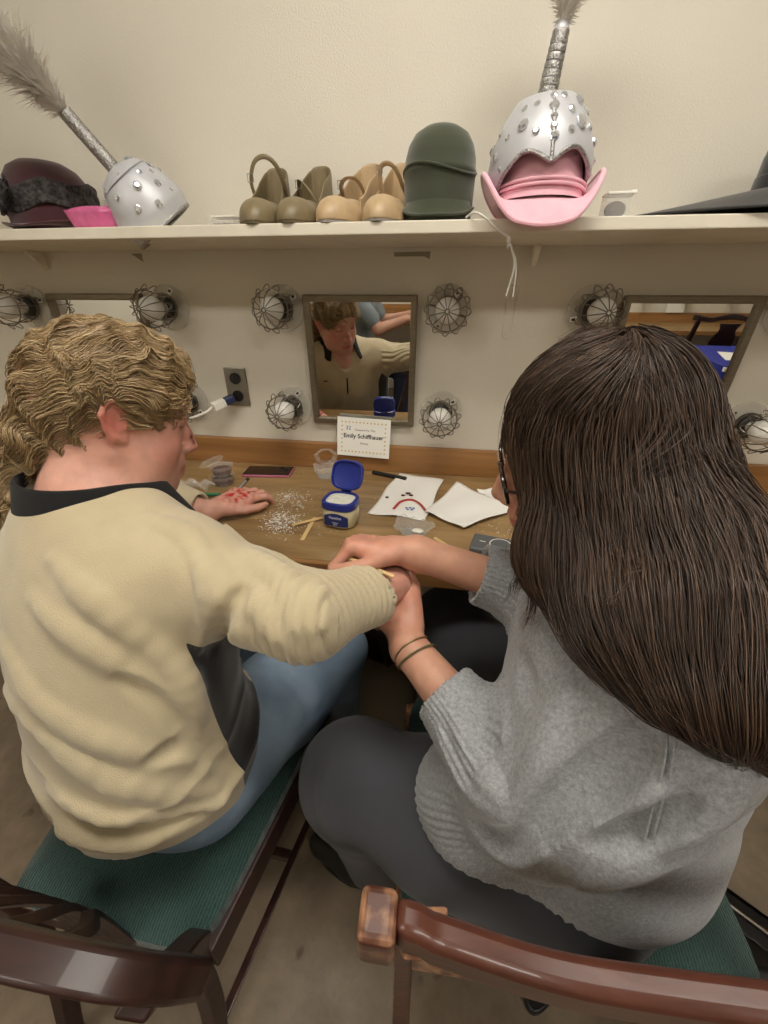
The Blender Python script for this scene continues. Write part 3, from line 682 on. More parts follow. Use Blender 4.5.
tub(tx+.002, ty, CZ+.030, .031, 'clear tub of dark red gel with a tilted lid, stacked on the other tub', True)

# ---- phone
px, py = cz(269, 473)
ph = thing('smartphone', 'black smartphone with a pink case edge lying flat near the backsplash', 'phone', (px, py, CZ), math.radians(6))
M_phc = mat('pink_case', (178, 104, 128), rough=.4); M_phs = mat('phone_screen', (16, 15, 16), rough=.08, coat=.6)
MB().box((0, 0, .004), (.146, .072, .008)).build('case', M_phc, ph, smooth=0, bevel=.0035, seg=3, world=False)
MB().box((0, 0, .0084), (.141, .067, .0014)).build('screen', M_phs, ph, smooth=0, bevel=.0006, world=False)
b = MB(); b.box((.045, .012, .0094), (.03, .03, .0012)); b.build('camera_bump', M_outblk, ph, smooth=0, bevel=.003, world=False)
for q in ((.038, .019), (.052, .006)):
    b = MB(); b.lathe([(0, 0), (.006, 0), (.006, .0016), (0, .0016)], 16, T(q[0], q[1], .0098)); b.build('camera_lens', M_phs, ph, world=False)

# ---- clear clamshells / crumpled plastic
def crumple(name, u, v, size, label, seed, h=.04, cat='plastic packaging', open_top=True):
    x, y = cz(u, v); rr = random.Random(seed); ph1, ph2 = rr.uniform(0, 6), rr.uniform(0, 6)
    t = thing(name, label, cat, (x, y, CZ), rr.uniform(-.5, .5))
    def fn(a, w):
        A = 2*pi*a; e = 1/((abs(math.cos(A))**4+abs(math.sin(A))**4)**.25)
        r = size*(.62+.38*w)*e*(1+.07*math.sin(5*A+ph1)+.05*math.sin(9*A+ph2+4*w)); return (r*math.cos(A), r*.75*math.sin(A), .001+h*w*(1+.15*math.sin(3*A+ph2))+.003*math.sin(11*A+ph1)*w)
    b = MB(); b.grid(fn, 60, 8, cu=True); b.prism([(fn(k/30, 0)[0], fn(k/30, 0)[1]) for k in range(30)], .0004, .0012); b.build('tray', M_clear, t, smooth=25, solid=.0006, world=False)
    b = MB(); b.tube([fn(k/60, 1) for k in range(60)], .0012, 6, closed=True); b.build('rim', M_clear, t, world=False)
    F = T(0, size*.62, h) @ RX(math.radians(55)) @ T(0, size*.6, 0)
    if open_top:
        b = MB(); b.grid(lambda a, w: (size*(.95-.35*w)*math.cos(2*pi*a)*(1+.06*math.sin(5*2*pi*a)), size*(.7-.25*w)*math.sin(2*pi*a), .012*w+.004*math.sin(14*pi*a)), 48, 6, F, cu=True); b.build('lid', M_clear, t, smooth=25, solid=.0006, world=False)
    return t
crumple('clear_clamshell', 327, 477, .036, 'crumpled clear clamshell pack behind the jelly jar near the backsplash', 1, h=.035)
crumple('clear_clamshell', 413, 533, .042, 'open clear plastic tray holding a white blob beside the painting hand', 2, h=.022, open_top=False)
x, y = cz(418, 532); tag(MB().ell((x, y-.002, CZ+.005), (.014, .010, .004), 18, 8).build('cream_blob', M_jelly), 'small blob of white cream inside the clear tray', 'cream')
crumple('clear_clamshell', 512, 484, .042, 'crumpled clear pack beside the glasses of the dark-haired person', 5, h=.05)
x, y = -.405, -.275
gc = thing('comb', 'green handled brush under crumpled clear film beside the wrist', 'comb', (x, y, CZ))
M_greenp = mat('green_plastic', (60, 120, 84), rough=.35)
b = MB(); b.tube([(x-.05, y-.01, CZ+.006), (x, y, CZ+.007), (x+.055, y+.012, CZ+.006)], [.004, .006, .0045], 10); b.build('handle', M_greenp, gc)
b = MB(); b.tube([(x-.05, y-.01, CZ+.006), (x-.085, y-.018, CZ+.008)], [.005, .008], 10); b.build('bristles', M_wplas, gc)
b = MB(); b.grid(lambda u, v: (x-.08+.10*u, y+.02+.04*v, CZ+.006+.014*abs(math.sin(7*u+3*v))+.008*abs(math.sin(9*v))), 20, 14); tag(b.build('plastic_film', M_clear, smooth=0, solid=.0005), 'crumpled clear plastic film beside the green brush', 'plastic film')

# ---- pen, papers, sticks, power bank
x0, y0 = cz(373, 474); x1, y1 = cz(392, 478)
pen = thing('marker_pen', 'black marker pen lying behind the printed napkin', 'pen', ((x0+x1)/2, (y0+y1)/2, CZ))
d = Vector((x1-x0, y1-y0, 0)).normalized(); p0 = Vector((x0, y0, CZ+.0062)); 
b = MB(); b.tube([p0, p0+d*.075], .006, 14); b.build('barrel', M_outblk, pen)
b = MB(); b.tube([p0+d*.072, p0+d*.112], [.0066, .0062], 14); b.build('cap', M_outblk, pen)
b = MB(); b.box((.018, 0, .007), (.034, .003, .0016), frame(p0+d*.075, (0, 0, 1), d)); b.build('clip', M_steel, pen)
M_paper = mat('napkin_paper', (238, 236, 230), rough=.8, b_scale=60, b_str=.25)
def sheet(name, corners, label, z, seed, cat='napkin', n=22):
    C = [np.array([*cz(*c), 0]) for c in corners]; rr = random.Random(seed); a, c_ = rr.uniform(0, 6), rr.uniform(0, 6)
    def fn(u, v):
        p = (C[0]*(1-u)+C[1]*u)*(1-v)+(C[3]*(1-u)+C[2]*u)*v
        return (p[0]+.002*math.sin(9*v+a), p[1]+.002*math.sin(8*u+c_), CZ+z+.0022*(1+math.sin(7*u+3*v+a))+.0018*(1+math.sin(9*v-4*u+c_))+.0005)
    b = MB(); b.grid(fn, n, n); o = b.build(name, M_paper, solid=.0005); return tag(o, label, cat), fn
n1, f1 = sheet('paper_napkin', [(399, 475), (443, 481), (425, 522), (368, 514)], 'white napkin with red arched print and dark red blots, beside the jelly jar', .001, 3)
n2, f2 = sheet('paper_napkin', [(424, 515), (456, 486), (516, 512), (464, 531)], 'plain crumpled white napkin in the middle of the counter, right of the printed one', .006, 8)
n3, f3 = sheet('paper_napkin', [(476, 493), (500, 491), (512, 503), (490, 502)], 'small torn white napkin scrap next to the glasses', .006, 9)
M_red = mat('red_print', (176, 66, 62), rough=.8); M_bluep = mat('blue_print', (74, 98, 170), rough=.8); M_dred = mat('dark_red_blot', (70, 22, 28), rough=.3)
b = MB()
rt = thing('paper_print', 'x', 'x'); bpy.data.objects.remove(rt)
A = [cz(*q) for q in ((392, 512), (400, 504), (411, 502), (420, 506), (427, 514))]
b.grid(lambda u, v: tuple(np.array([*[sum(0 for _ in ())+0 for _ in ()]]) if False else (lambda p, c: (p[0]+(c[0]-p[0])*v*.14, p[1]+(c[1]-p[1])*v*.14, CZ+.0098))(spline([np.array(a) for a in A], 21)[int(round(u*20))], cz(411, 518))), 21, 3)
o = b.build('red_arch_print', M_red, n1, smooth=0); 
p = cz(411, 512); b = MB()
for k, (dx, dy) in enumerate(((-.012, .002), (-.003, .004), (.006, .003), (-.008, -.006), (.002, -.005))): b.box((p[0]+dx, p[1]+dy, CZ+.0098), (.006, .006, .0004))
b.build('blue_print', M_bluep, n1, smooth=0)
for (u, v, r) in ((408, 496, .008), (403, 498, .006), (387, 500, .005), (411, 498, .006)):
    p = cz(u, v); b = MB(); b.ell((p[0], p[1], CZ+.0085), (r, r*.7, .0022), 14, 6); b.build('red_blot', M_dred, n1)
M_stick = mat('craft_stick_wood', (214, 182, 128), rough=.6, n_scale=30, n_amt=.08, stretch=(4, 1, 1))
def stick(p0, p1, label, w=.0095, t=.002, L=None):
    p0, p1 = Vector(p0), Vector(p1); d = (p1-p0); l = L or d.length; d.normalize(); c = (p0+p1)/2; F = frame(c, d.cross(Vector((0, 0, 1))).cross(d) if abs(d.z) < .9 else (1, 0, 0), d)
    n = 10; P = [(l/2-w/2+w/2*math.sin(pi*k/n), w/2*math.cos(pi*k/n)) for k in range(n+1)]+[(-l/2+w/2-w/2*math.sin(pi*k/n), -w/2*math.cos(pi*k/n)) for k in range(n+1)]
    return tag(MB().prism(P, -t/2, t/2, F).build('craft_stick', M_stick, smooth=0, bevel=.0004), label, 'craft stick')
q = lambda u, v, z: (*cz(u, v), CZ+z)
stick(q(292, 527, .0055), q(325, 519, .0055), 'wooden craft stick lying across the top of another, left of the jelly jar')
stick(q(302, 541, .0015), q(315, 518, .0015), 'wooden craft stick underneath the crossed one, pointing at the counter edge')
stick(q(434, 538, .0015), q(451, 549, .0015), 'wooden craft stick poking out beside the clear tray')
M_bank = mat('graphite_bank', (92, 94, 96), rough=.45); 
pb = thing('power_bank', 'grey magnetic power bank with a white ring at the counter edge', 'power bank', (*cz(494, 549), CZ), math.radians(-12))
MB().box((0, 0, .007), (.098, .064, .014)).build('body', M_bank, pb, smooth=0, bevel=.005, seg=3, world=False)
b = MB(); b.tube([(.012+.0225*math.cos(2*pi*k/48), .0225*math.sin(2*pi*k/48), .0141) for k in range(48)], [(.0004, .0011)]*48, 6, closed=True, flat=(0, 0, 1)); b.build('white_ring', M_card, pb, world=False)
b = MB(); b.box((-.026, 0, .0141), (.013, .0022, .0006)); b.build('white_bar', M_card, pb, smooth=0, world=False)

a_, b_ = onD(236, 492, 1.04), onD(245, 480, 1.05); a_ = V3_(onZ(235, 493, .795)); b_ = V3_(onZ(246, 481, .812))
gt_ = thing('silver_tube', 'small silver tube held in the fingers of the hand on the counter', 'tube', tuple(a_))
b = MB(); b.tube([a_, b_], .0052, 14); b.build('tube_body', M_steel, gt_)
b = MB(); b.tube([b_, b_+(b_-a_).normalized()*.010], .0042, 14); b.build('cap', M_outblk, gt_)
# ---- glitter shavings: stuff
rr = random.Random(4); b = MB()
def flakes(u, v, su, sv, n, s0=.0022):
    for k in range(n):
        x, y = cz(u+rr.gauss(0, su), v+rr.gauss(0, sv)); s = s0*rr.uniform(.4, 1.3); a = rr.uniform(0, pi)
        if not (-2 < x < 2 and -.49 < y < -.03): continue
        M = T(x, y, CZ+.0012+rr.uniform(0, .001)) @ RZ(a) @ RX(rr.gauss(0, .4)); b.add([(-s, -s*.4, 0), (s, -s*.3, 0), (s*.8, s*.5, 0), (-s*.7, s*.4, 0)], [(0, 1, 2, 3)], M)
flakes(283, 522, 10, 6, 420); flakes(290, 497, 9, 4, 140); flakes(300, 510, 24, 14, 120, .0014); flakes(490, 527, 14, 8, 60, .0014); flakes(330, 500, 60, 20, 90, .001)
tag(b.build('white_shavings', mat('white_flakes', (240, 238, 232), rough=.4), smooth=0, solid=.0003), 'scattered white flakes and shavings around the crossed craft sticks', 'shavings', kind='stuff')
# thin scraps of clear tape
for (u, v, a, l) in ((292, 499, .5, 'clear tape scrap near the fingers of the resting hand'), (298, 508, -.3, 'clear tape scrap next to the white shavings')):
    x, y = cz(u, v); b = MB(); b.grid(lambda s, t: (-.02+.04*s, -.005+.01*t, .001+.008*abs(math.sin(3.1*s+a))), 14, 4); o = b.build('tape_scrap', M_clear, world=False, solid=.0004); o.location = (x, y, CZ); o.rotation_euler = (0, 0, a); tag(o, l, 'tape')
# right end of the counter: tissues and a blue cap
x, y = .83, -.10
tg = thing('tissue_heap', 'heap of crumpled white tissue at the right photo edge beyond the brown hair', 'tissue', (x, -.2, CZ))
for k in range(7):
    cx_, cy_ = x+rr.uniform(-.02, .09), -.2+rr.uniform(-.12, .06); s = rr.uniform(.022, .034); a = rr.uniform(0, 6)
    b = MB(); b.grid(lambda u, v: (cx_+s*math.cos(2*pi*u)*math.sin(pi*v)*(1+.3*math.sin(7*u*6+a)), cy_+s*math.sin(2*pi*u)*math.sin(pi*v)*(1+.3*math.sin(31*v+a)), CZ+.018-.017*math.cos(pi*v)*(1+.15*math.sin(20*u))), 24, 14, cu=True); b.build('tissue', M_paper, tg, smooth=20)
bc = thing('blue_cap', 'dark blue round jar cap at the right photo edge beside the tissues', 'cap', (.845, -.07, CZ))
b = MB(); b.lathe([(0, 0), (.024, 0), (.026, .003), (.026, .018), (.023, .022), (0, .022)], 32, T(.845, -.07, CZ)); b.build('cap_top', M_blue, bc)
b = MB()
for k in range(30): b.box((.0262, 0, .010), (.0012, .002, .014), T(.845, -.07, CZ) @ RZ(2*pi*k/30))
b.build('grip_ribs', M_blue, bc, smooth=0)
# ================================================================ chairs
M_dwood = mat_wood('dark_mahogany', (36, 20, 17), (58, 33, 27), rough=.42, sc=(6, 30, 30), coat=.1, wear=((110, 84, 64), .632))
M_rwood = mat_wood('worn_mahogany', (62, 31, 22), (92, 52, 39), rough=.36, sc=(6, 30, 30), coat=.25, bstr=.35, wear=((176, 130, 96), .602))
def mat_teal():
    m = mat('teal_weave', (40, 74, 70), rough=.85, sheen=.3)
    nt = m.node_tree; N = nt.nodes; L = nt.links; p = N['Principled BSDF']; tc = N.new('ShaderNodeTexCoord')
    w1 = N.new('ShaderNodeTexWave'); w1.inputs['Scale'].default_value = 70; w1.inputs['Distortion'].default_value = 3; w1.inputs['Detail'].default_value = 2; w1.inputs['Detail Scale'].default_value = 4; L.new(tc.outputs['Object'], w1.inputs['Vector'])
    r = N.new('ShaderNodeValToRGB'); r.color_ramp.elements[0].color = (*lin((24, 46, 44)), 1); r.color_ramp.elements[1].color = (*lin((48, 80, 74)), 1); L.new(w1.outputs['Fac'], r.inputs[0]); L.new(r.outputs[0], p.inputs['Base Color'])
    b = N.new('ShaderNodeBump'); b.inputs['Strength'].default_value = .5; b.inputs['Distance'].default_value = .002; L.new(w1.outputs['Fac'], b.inputs['Height']); L.new(b.outputs[0], p.inputs['Normal']); return m
M_teal = mat_teal()
def chair(x, y, rz, label, wood, style, wb=.40, wf=.47, dp=.42, sh=.45, top=.80, group=None, lean=.08, flare=.0, wtop=None):
    """local: origin at floor under the back edge centre, +y = front"""
    t = thing('dining_chair', label, 'chair', (x, y, 0), rz)
    k = dict(world=False)
    # cushion
    def cush(u, v):
        a = 2*pi*u; e = 1/((abs(math.cos(a))**9+abs(math.sin(a))**9)**(1/9)); cx, cy = math.cos(a)*e*v, math.sin(a)*e*v
        w = (wb+(wf-wb)*(cy+1)/2)/2; rr_ = max(abs(cx), abs(cy))
        return (cx*w, dp*(cy+1)/2, sh-.022*max(0, rr_)**7)
    b = MB(); b.grid(lambda u, v: cush(u, v), 72, 16, cu=True); b.grid(lambda u, v: (lambda p: (p[0], p[1], p[2]-.028*v))(cush(u, 1)), 72, 3, cu=True); b.build('seat_cushion', M_teal, t, smooth=70, **k)
    for nm, c, d, r_ in (('front_rail', (0, dp-.005, sh-.075), (wf-.03, .022, .06), 0), ('rear_rail', (0, .012, sh-.07), (wb-.03, .022, .06), 0)):
        MB().box(c, d).build(nm, wood, t, smooth=0, bevel=.003, **k)
    an = math.atan2((wf-wb)/2, dp)
    for s in (-1, 1):
        MB().box((0, 0, 0), (.022, dp-.02, .06), T(s*(wb+wf)/4, dp/2, sh-.075) @ RZ(-s*an) @ T(-s*.004, 0, 0)).build('side_rail', wood, t, smooth=0, bevel=.003, **k)
        b = MB(); b.tube([(s*(wf/2-.02), dp-.02, sh-.05), (s*(wf/2-.02), dp-.02, 0)], [.024, .019], 4, flat=(1, 1, 0)); b.build('leg', wood, t, smooth=0, bevel=.003, **k)
        wt = (wtop or wb)/2-.02
        P = [(s*(wb/2-.015), -.07, 0), (s*(wb/2-.012), -.015, .22), (s*(wb/2-.01), .0, sh-.05), (s*(wb/2*.6+wt*.4), -.015, sh+.12), (s*wt, -lean, top-(.05 if style == 'round' else .02))]
        b = MB(); b.tube(spline(P, 22), [(.020, .015)]*22, 4, flat=(1, 1, 0)); b.build('rear_leg', wood, t, smooth=45, bevel=.003, **k)
        b = MB(); b.tube([(s*(wb/2-.02), -.03, .14), (s*(wf/2-.02), dp-.02, .14)], [(.013, .009)]*2, 4, flat=(1, 0, 1)); b.build('side_stretcher', wood, t, smooth=0, bevel=.002, **k)
    b = MB(); b.box((0, dp*.55, .14), ((wb+wf)/2-.04, .018, .022)); b.build('cross_stretcher', wood, t, smooth=0, bevel=.002, **k)
    w2 = (wtop or wb)/2
    if style == 'round':
        out = spline([(-w2+.0, top-.13), (-w2+.004, top-.06), (-w2+.04, top-.012), (-w2*.45, top+.004), (0, top+.022), (w2*.45, top+.004), (w2-.04, top-.012), (w2-.004, top-.06), (w2, top-.13)], 60)
        inn = spline([(-w2+.036, top-.13), (-w2+.042, top-.075), (-w2+.075, top-.052), (-w2*.45, top-.045), (0, top-.04), (w2*.45, top-.045), (w2-.075, top-.052), (w2-.042, top-.075), (w2-.036, top-.13)], 60)
        b = MB(); vs = []; fs = []
        for i in range(60):
            for (q, dy) in ((out[i], -.014), (out[i], .014), (inn[i], .014), (inn[i], -.014)):
                yy = -lean*((q[1]-sh)/(top-sh))-.008*(1-(q[0]/w2)**2)
                vs.append((q[0], yy+dy, q[1]))
        for i in range(59):
            for j in range(4): fs.append((4*i+j, 4*i+(j+1) % 4, 4*i+4+(j+1) % 4, 4*i+4+j))
        fs += [(0, 3, 2, 1), (236, 237, 238, 239)]; b.add(vs, fs); b.build('crest_rail', wood, t, smooth=40, bevel=.005, seg=3, **k)
        for xx in (-.11, -.055, 0., .055, .11):
            P = [(xx*.45, -.0, sh-.04), (xx*.5, -.012, sh+.10), (xx*1.1, -.05, sh+.22), (xx*.9, -lean-.02, top-.04)]
            b = MB(); b.tube(spline(P, 20), [(.006, .013)]*20, 4, flat=(0, 1, 0)); b.build('splat_bar', wood, t, smooth=45, bevel=.002, **k)
    else:
        # yoke crest with squared ears
        n = 64; b = MB(); vs = []; fs = []
        for i in range(n+1):
            s = -1+2*i/n; xx = s*(w2+.0); bow = -.012*(1-s*s)
            zt = top+.016*math.exp(-(s/.30)**2)-.012*math.exp(-((abs(s)-.62)/.22)**2)+.006*(abs(s) > .93); zb = zt-.033-.008*math.exp(-(s/.3)**2)
            th = .0095
            for (z_, dy) in ((zt, -th), (zt, th), (zb, th), (zb, -th)): vs.append((xx, -lean+bow+dy, z_))
        for i in range(n):
            for j in range(4): fs.append((4*i+j, 4*i+(j+1) % 4, 4*i+4+(j+1) % 4, 4*i+4+j))
        fs += [(0, 3, 2, 1), (4*n, 4*n+1, 4*n+2, 4*n+3)]; b.add(vs, fs); b.build('crest_rail', wood, t, smooth=40, bevel=.006, seg=3, **k)
        for s in (-1, 1):
            b = MB(); b.box((s*(w2+.011), -lean-.002, top-.013), (.024, .028, .038)); b.build('crest_ear', wood, t, smooth=0, bevel=.005, seg=3, **k)
        # vase splat
        pr = [(.085, .0), (.07, .03), (.045, .07), (.038, .11), (.06, .17), (.082, .23), (.075, .29), (.055, .33), (.07, .37)]
        H = top-sh-.02; L_ = spline([np.array(p) for p in pr], 34); b = MB(); vs = []; fs = []
        for (hw, z) in L_:
            zz = z/.37*H; yy = -.002-(lean+.016)*(zz/H)**1.3
            vs += [(-hw, yy-.005, sh-.03+zz), (hw, yy-.005, sh-.03+zz), (hw, yy+.005, sh-.03+zz), (-hw, yy+.005, sh-.03+zz)]
        for i in range(33):
            for j in range(4): fs.append((4*i+j, 4*i+(j+1) % 4, 4*i+4+(j+1) % 4, 4*i+4+j))
        fs += [(0, 3, 2, 1), (132, 133, 134, 135)]; b.add(vs, fs); b.build('splat', wood, t, smooth=40, bevel=.002, **k)
    return t
chair(-.215, -1.005, math.radians(-2), 'dark wood chair with rounded crest rail and teal seat under the blonde person', M_dwood, 'round', wb=.33, wf=.45, dp=.42, top=.83, lean=.09, wtop=.56)
chair(.477, -.955, math.radians(1.5), 'worn reddish wood chair with squared crest ears under the grey sweatered person', M_rwood, 'yoke', wb=.50, wf=.52, dp=.42, top=.91, lean=.105, wtop=.50)
# ================================================================ implicit surfaces for bodies and clothing
def V3(*a): return np.array(a if len(a) > 1 else a[0], dtype=np.float64)
class Field:
    """ordered list of smooth unions / cuts of round cones and ellipsoids"""
    def __init__(s): s.P = []
    def cone(s, a, b, ra, rb=None, k=.02, sub=False):
        a, b = V3(a), V3(b); rb = ra if rb is None else rb
        s.P.append(('c', a, b, ra, rb, k, sub, (a+b)/2, np.linalg.norm(b-a)/2+max(ra, rb))); return s
    def chain(s, pts, rs, k=.02, sub=False):
        for i in range(len(pts)-1): s.cone(pts[i], pts[i+1], rs[i], rs[i+1], k, sub)
        return s
    def ell(s, c, r, M=None, k=.02, sub=False):
        c = V3(c); r = V3(r); M = np.eye(3) if M is None else np.asarray(M)    # columns = axes
        s.P.append(('e', c, M, r, None, k, sub, c, r.max())); return s
    def plane(s, p, n, k=.004):       # cut away everything on the side n points to
        n = V3(n); n = n/np.linalg.norm(n); s.P.append(('p', V3(p), n, None, None, k, True, V3(p), 9.)); return s
    def copy(s): f = Field(); f.P = list(s.P); return f
    @staticmethod
    def _d(q, X):
        if q[0] == 'c':
            a, b, ra, rb = q[1:5]; ab = b-a; t = np.clip(((X-a)@ab)/max(ab@ab, 1e-12), 0, 1)
            return np.linalg.norm(X-a-t[:, None]*ab, axis=1)-(ra+(rb-ra)*t)
        if q[0] == 'e':
            L = (X-q[1])@q[2]; r = q[3]; k0 = np.linalg.norm(L/r, axis=1); k1 = np.linalg.norm(L/(r*r), axis=1)
            return k0*(k0-1)/np.maximum(k1, 1e-9)
        return -((X-q[1])@q[2])       # plane: positive outside the removed half, used as a cut
    def eval(s, X, P=None):
        P = s.P if P is None else P; d = np.full(len(X), .08)
        for q in P:
            e = s._d(q, X); k = q[5]
            if q[6]:
                e = -e; h = np.clip(.5+.5*(e-d)/k, 0, 1); d = d*(1-h)+e*h+k*h*(1-h)
            else:
                h = np.clip(.5-.5*(e-d)/k, 0, 1); d = d*(1-h)+e*h-k*h*(1-h)
        return d
    def near(s, c, R):
        return [q for q in s.P if q[8] > 5 or np.linalg.norm(q[7]-c)-q[8] < R+q[5]+.02]
    def grad(s, X, e=.0008):
        g = np.stack([s.eval(X+np.eye(3)[i]*e)-s.eval(X-np.eye(3)[i]*e) for i in range(3)], 1)
        return g/np.maximum(np.linalg.norm(g, axis=1)[:, None], 1e-9)
    def bounds(s):
        A = [q for q in s.P if not q[6]]
        return np.min([q[7]-q[8] for q in A], 0)-.02, np.max([q[7]+q[8] for q in A], 0)+.02
    def hit(s, u, v, maxd=3., lift=0.):
        """where the view ray of a photo pixel meets the surface"""
        r = ray(u, v); n = np.linalg.norm(r); r = r/n; t = .05
        for _ in range(160):
            d = s.eval((CP+r*t)[None])[0]-lift
            if d < .0004: return CP+r*t
            t += max(min(d, .07)*.85, .0004)
            if t > maxd: return None
        return CP+r*t
_C8 = np.array([(i, j, k) for i in (0, 1) for j in (0, 1) for k in (0, 1)])
def surface_nets(F, h, lo=None, hi=None, B=8):
    l2, h2 = F.bounds(); lo = l2 if lo is None else V3(lo); hi = h2 if hi is None else V3(hi)
    nb = np.ceil((hi-lo)/(h*B)).astype(int); H = h*B
    g = np.stack(np.meshgrid(*[np.arange(n) for n in nb], indexing='ij'), -1).reshape(-1, 3)
    C = lo+(g+.5)*H; dc = np.concatenate([F.eval(C[i:i+60000]) for i in range(0, len(C), 60000)])
    g = g[np.abs(dc) < H*.87*1.35+.006]
    N = nb*B+1; loc = np.stack(np.meshgrid(*[np.arange(B+1)]*3, indexing='ij'), -1).reshape(-1, 3)
    vs_, keys_ = [], []; m = B+1
    cell = loc[(loc < B).all(1)]; co = np.array([(c[0]*m+c[1])*m+c[2] for c in _C8]); base = (cell[:, 0]*m+cell[:, 1])*m+cell[:, 2]
    edges = [(a, b) for a in range(8) for b in range(a+1, 8) if np.abs(_C8[a]-_C8[b]).sum() == 1]
    vk, vp, cs = [], [], []
    for gb in g:
        o = lo+gb*H; P = F.near(o+H/2, H*.87)
        if not P: continue
        X = o+loc*h; d = F.eval(X, P); s = d[base[:, None]+co[None]]        # (512, 8)
        ng = (s < 0); act = ng.any(1) & ~ng.all(1)
        if not act.any(): continue
        s = s[act]; ng = ng[act]; ce = cell[act]; acc = np.zeros((len(s), 3)); cnt = np.zeros(len(s))
        for a, b in edges:
            x = ng[:, a] != ng[:, b]; t = np.where(x, s[:, a]/np.where(x, s[:, a]-s[:, b], 1), 0)
            acc += np.where(x[:, None], _C8[a]+(_C8[b]-_C8[a])*t[:, None], 0); cnt += x
        gi = gb*B+ce; vk.append((gi[:, 0]*N[1]+gi[:, 1])*N[2]+gi[:, 2]); vp.append(lo+(gi+acc/cnt[:, None])*h); cs.append(ng)
    vk = np.concatenate(vk); vp = np.concatenate(vp); cs = np.concatenate(cs); od = np.argsort(vk); vk, vp, cs = vk[od], vp[od], cs[od]
    st = np.array([N[1]*N[2], N[2], 1]); F_ = []
    for ax in range(3):
        e = 4 >> ax; i0 = cs[:, 0]; i1 = cs[:, e]; sel = np.nonzero(i0 != i1)[0]; b, c = st[(ax+1) % 3], st[(ax+2) % 3]; k = vk[sel]
        q = np.stack([k, k-b, k-b-c, k-c], 1); ix = np.searchsorted(vk, q); ix = np.minimum(ix, len(vk)-1); ok = (vk[ix] == q).all(1)
        ix = ix[ok]; fl = i0[sel][ok]; ix[~fl] = ix[~fl][:, ::-1]; F_.append(ix)
    return vp, np.concatenate(F_)
def vnormals(V, F):
    a = V[F[:, 2]]-V[F[:, 0]]; b = V[F[:, 3]]-V[F[:, 1]]; n = np.cross(a, b); N = np.zeros_like(V)
    for i in range(4): np.add.at(N, F[:, i], n)
    return N/np.maximum(np.linalg.norm(N, axis=1)[:, None], 1e-12)
def smooth_mesh(V, F, it=2, lam=.5):
    for _ in range(it):
        A = np.zeros_like(V); c = np.zeros(len(V))
        for i in range(4):
            np.add.at(A, F[:, i], V[F[:, (i+1) % 4]]); np.add.at(c, F[:, i], 1)
            np.add.at(A, F[:, i], V[F[:, (i-1) % 4]]); np.add.at(c, F[:, i], 1)
        V = V+(A/c[:, None]-V)*lam
    return V
class Noise:
    """smooth vector-friendly noise: sum of random plane waves"""
    def __init__(s, seed, n=24, f0=1., f1=3., aniso=(1, 1, 1)):
        r = np.random.RandomState(seed); k = r.normal(size=(n, 3)); k /= np.linalg.norm(k, axis=1)[:, None]
        s.k = k*r.uniform(f0, f1, n)[:, None]*2*pi*np.array(aniso); s.p = r.uniform(0, 2*pi, n); s.n = n
    def __call__(s, X): return np.sin(X@s.k.T+s.p).sum(1)/math.sqrt(s.n/2)
def folds(F, base, lines, r=.012, amp=.006, k=.014, sub=False):
    """cloth folds: polylines of photo pixels laid on the base surface"""
    for ln in lines:
        rr, aa = r, amp
        if isinstance(ln, tuple): ln, rr, aa = ln
        pts = []
        for (u, v) in ln:
            p = base.hit(u, v)
            if p is not None: pts.append(p)
        if len(pts) < 2: continue
        P = np.array(spline(pts, max(4, 3*len(pts)))); n = base.grad(P); c = P+n*((rr-aa) if sub else -(rr-aa))
        m = len(c); rs = [rr*(.45+.55*math.sin(pi*(i+.6)/(m+.2))) for i in range(m)]
        c = P+n*(np.array([(q-aa*q/rr)*(1 if sub else -1) for q in rs]))[:, None]
        for i in range(m-1): F.cone(c[i], c[i+1], rs[i], rs[i+1], k, sub)
def headM(yaw, pit, roll):
    f = V3(math.sin(yaw)*math.cos(pit), math.cos(yaw)*math.cos(pit), -math.sin(pit)); r0 = V3(math.cos(yaw), -math.sin(yaw), 0); u0 = np.cross(r0, f)
    return np.stack([r0*math.cos(roll)-u0*math.sin(roll), f, r0*math.sin(roll)+u0*math.cos(roll)], 1)
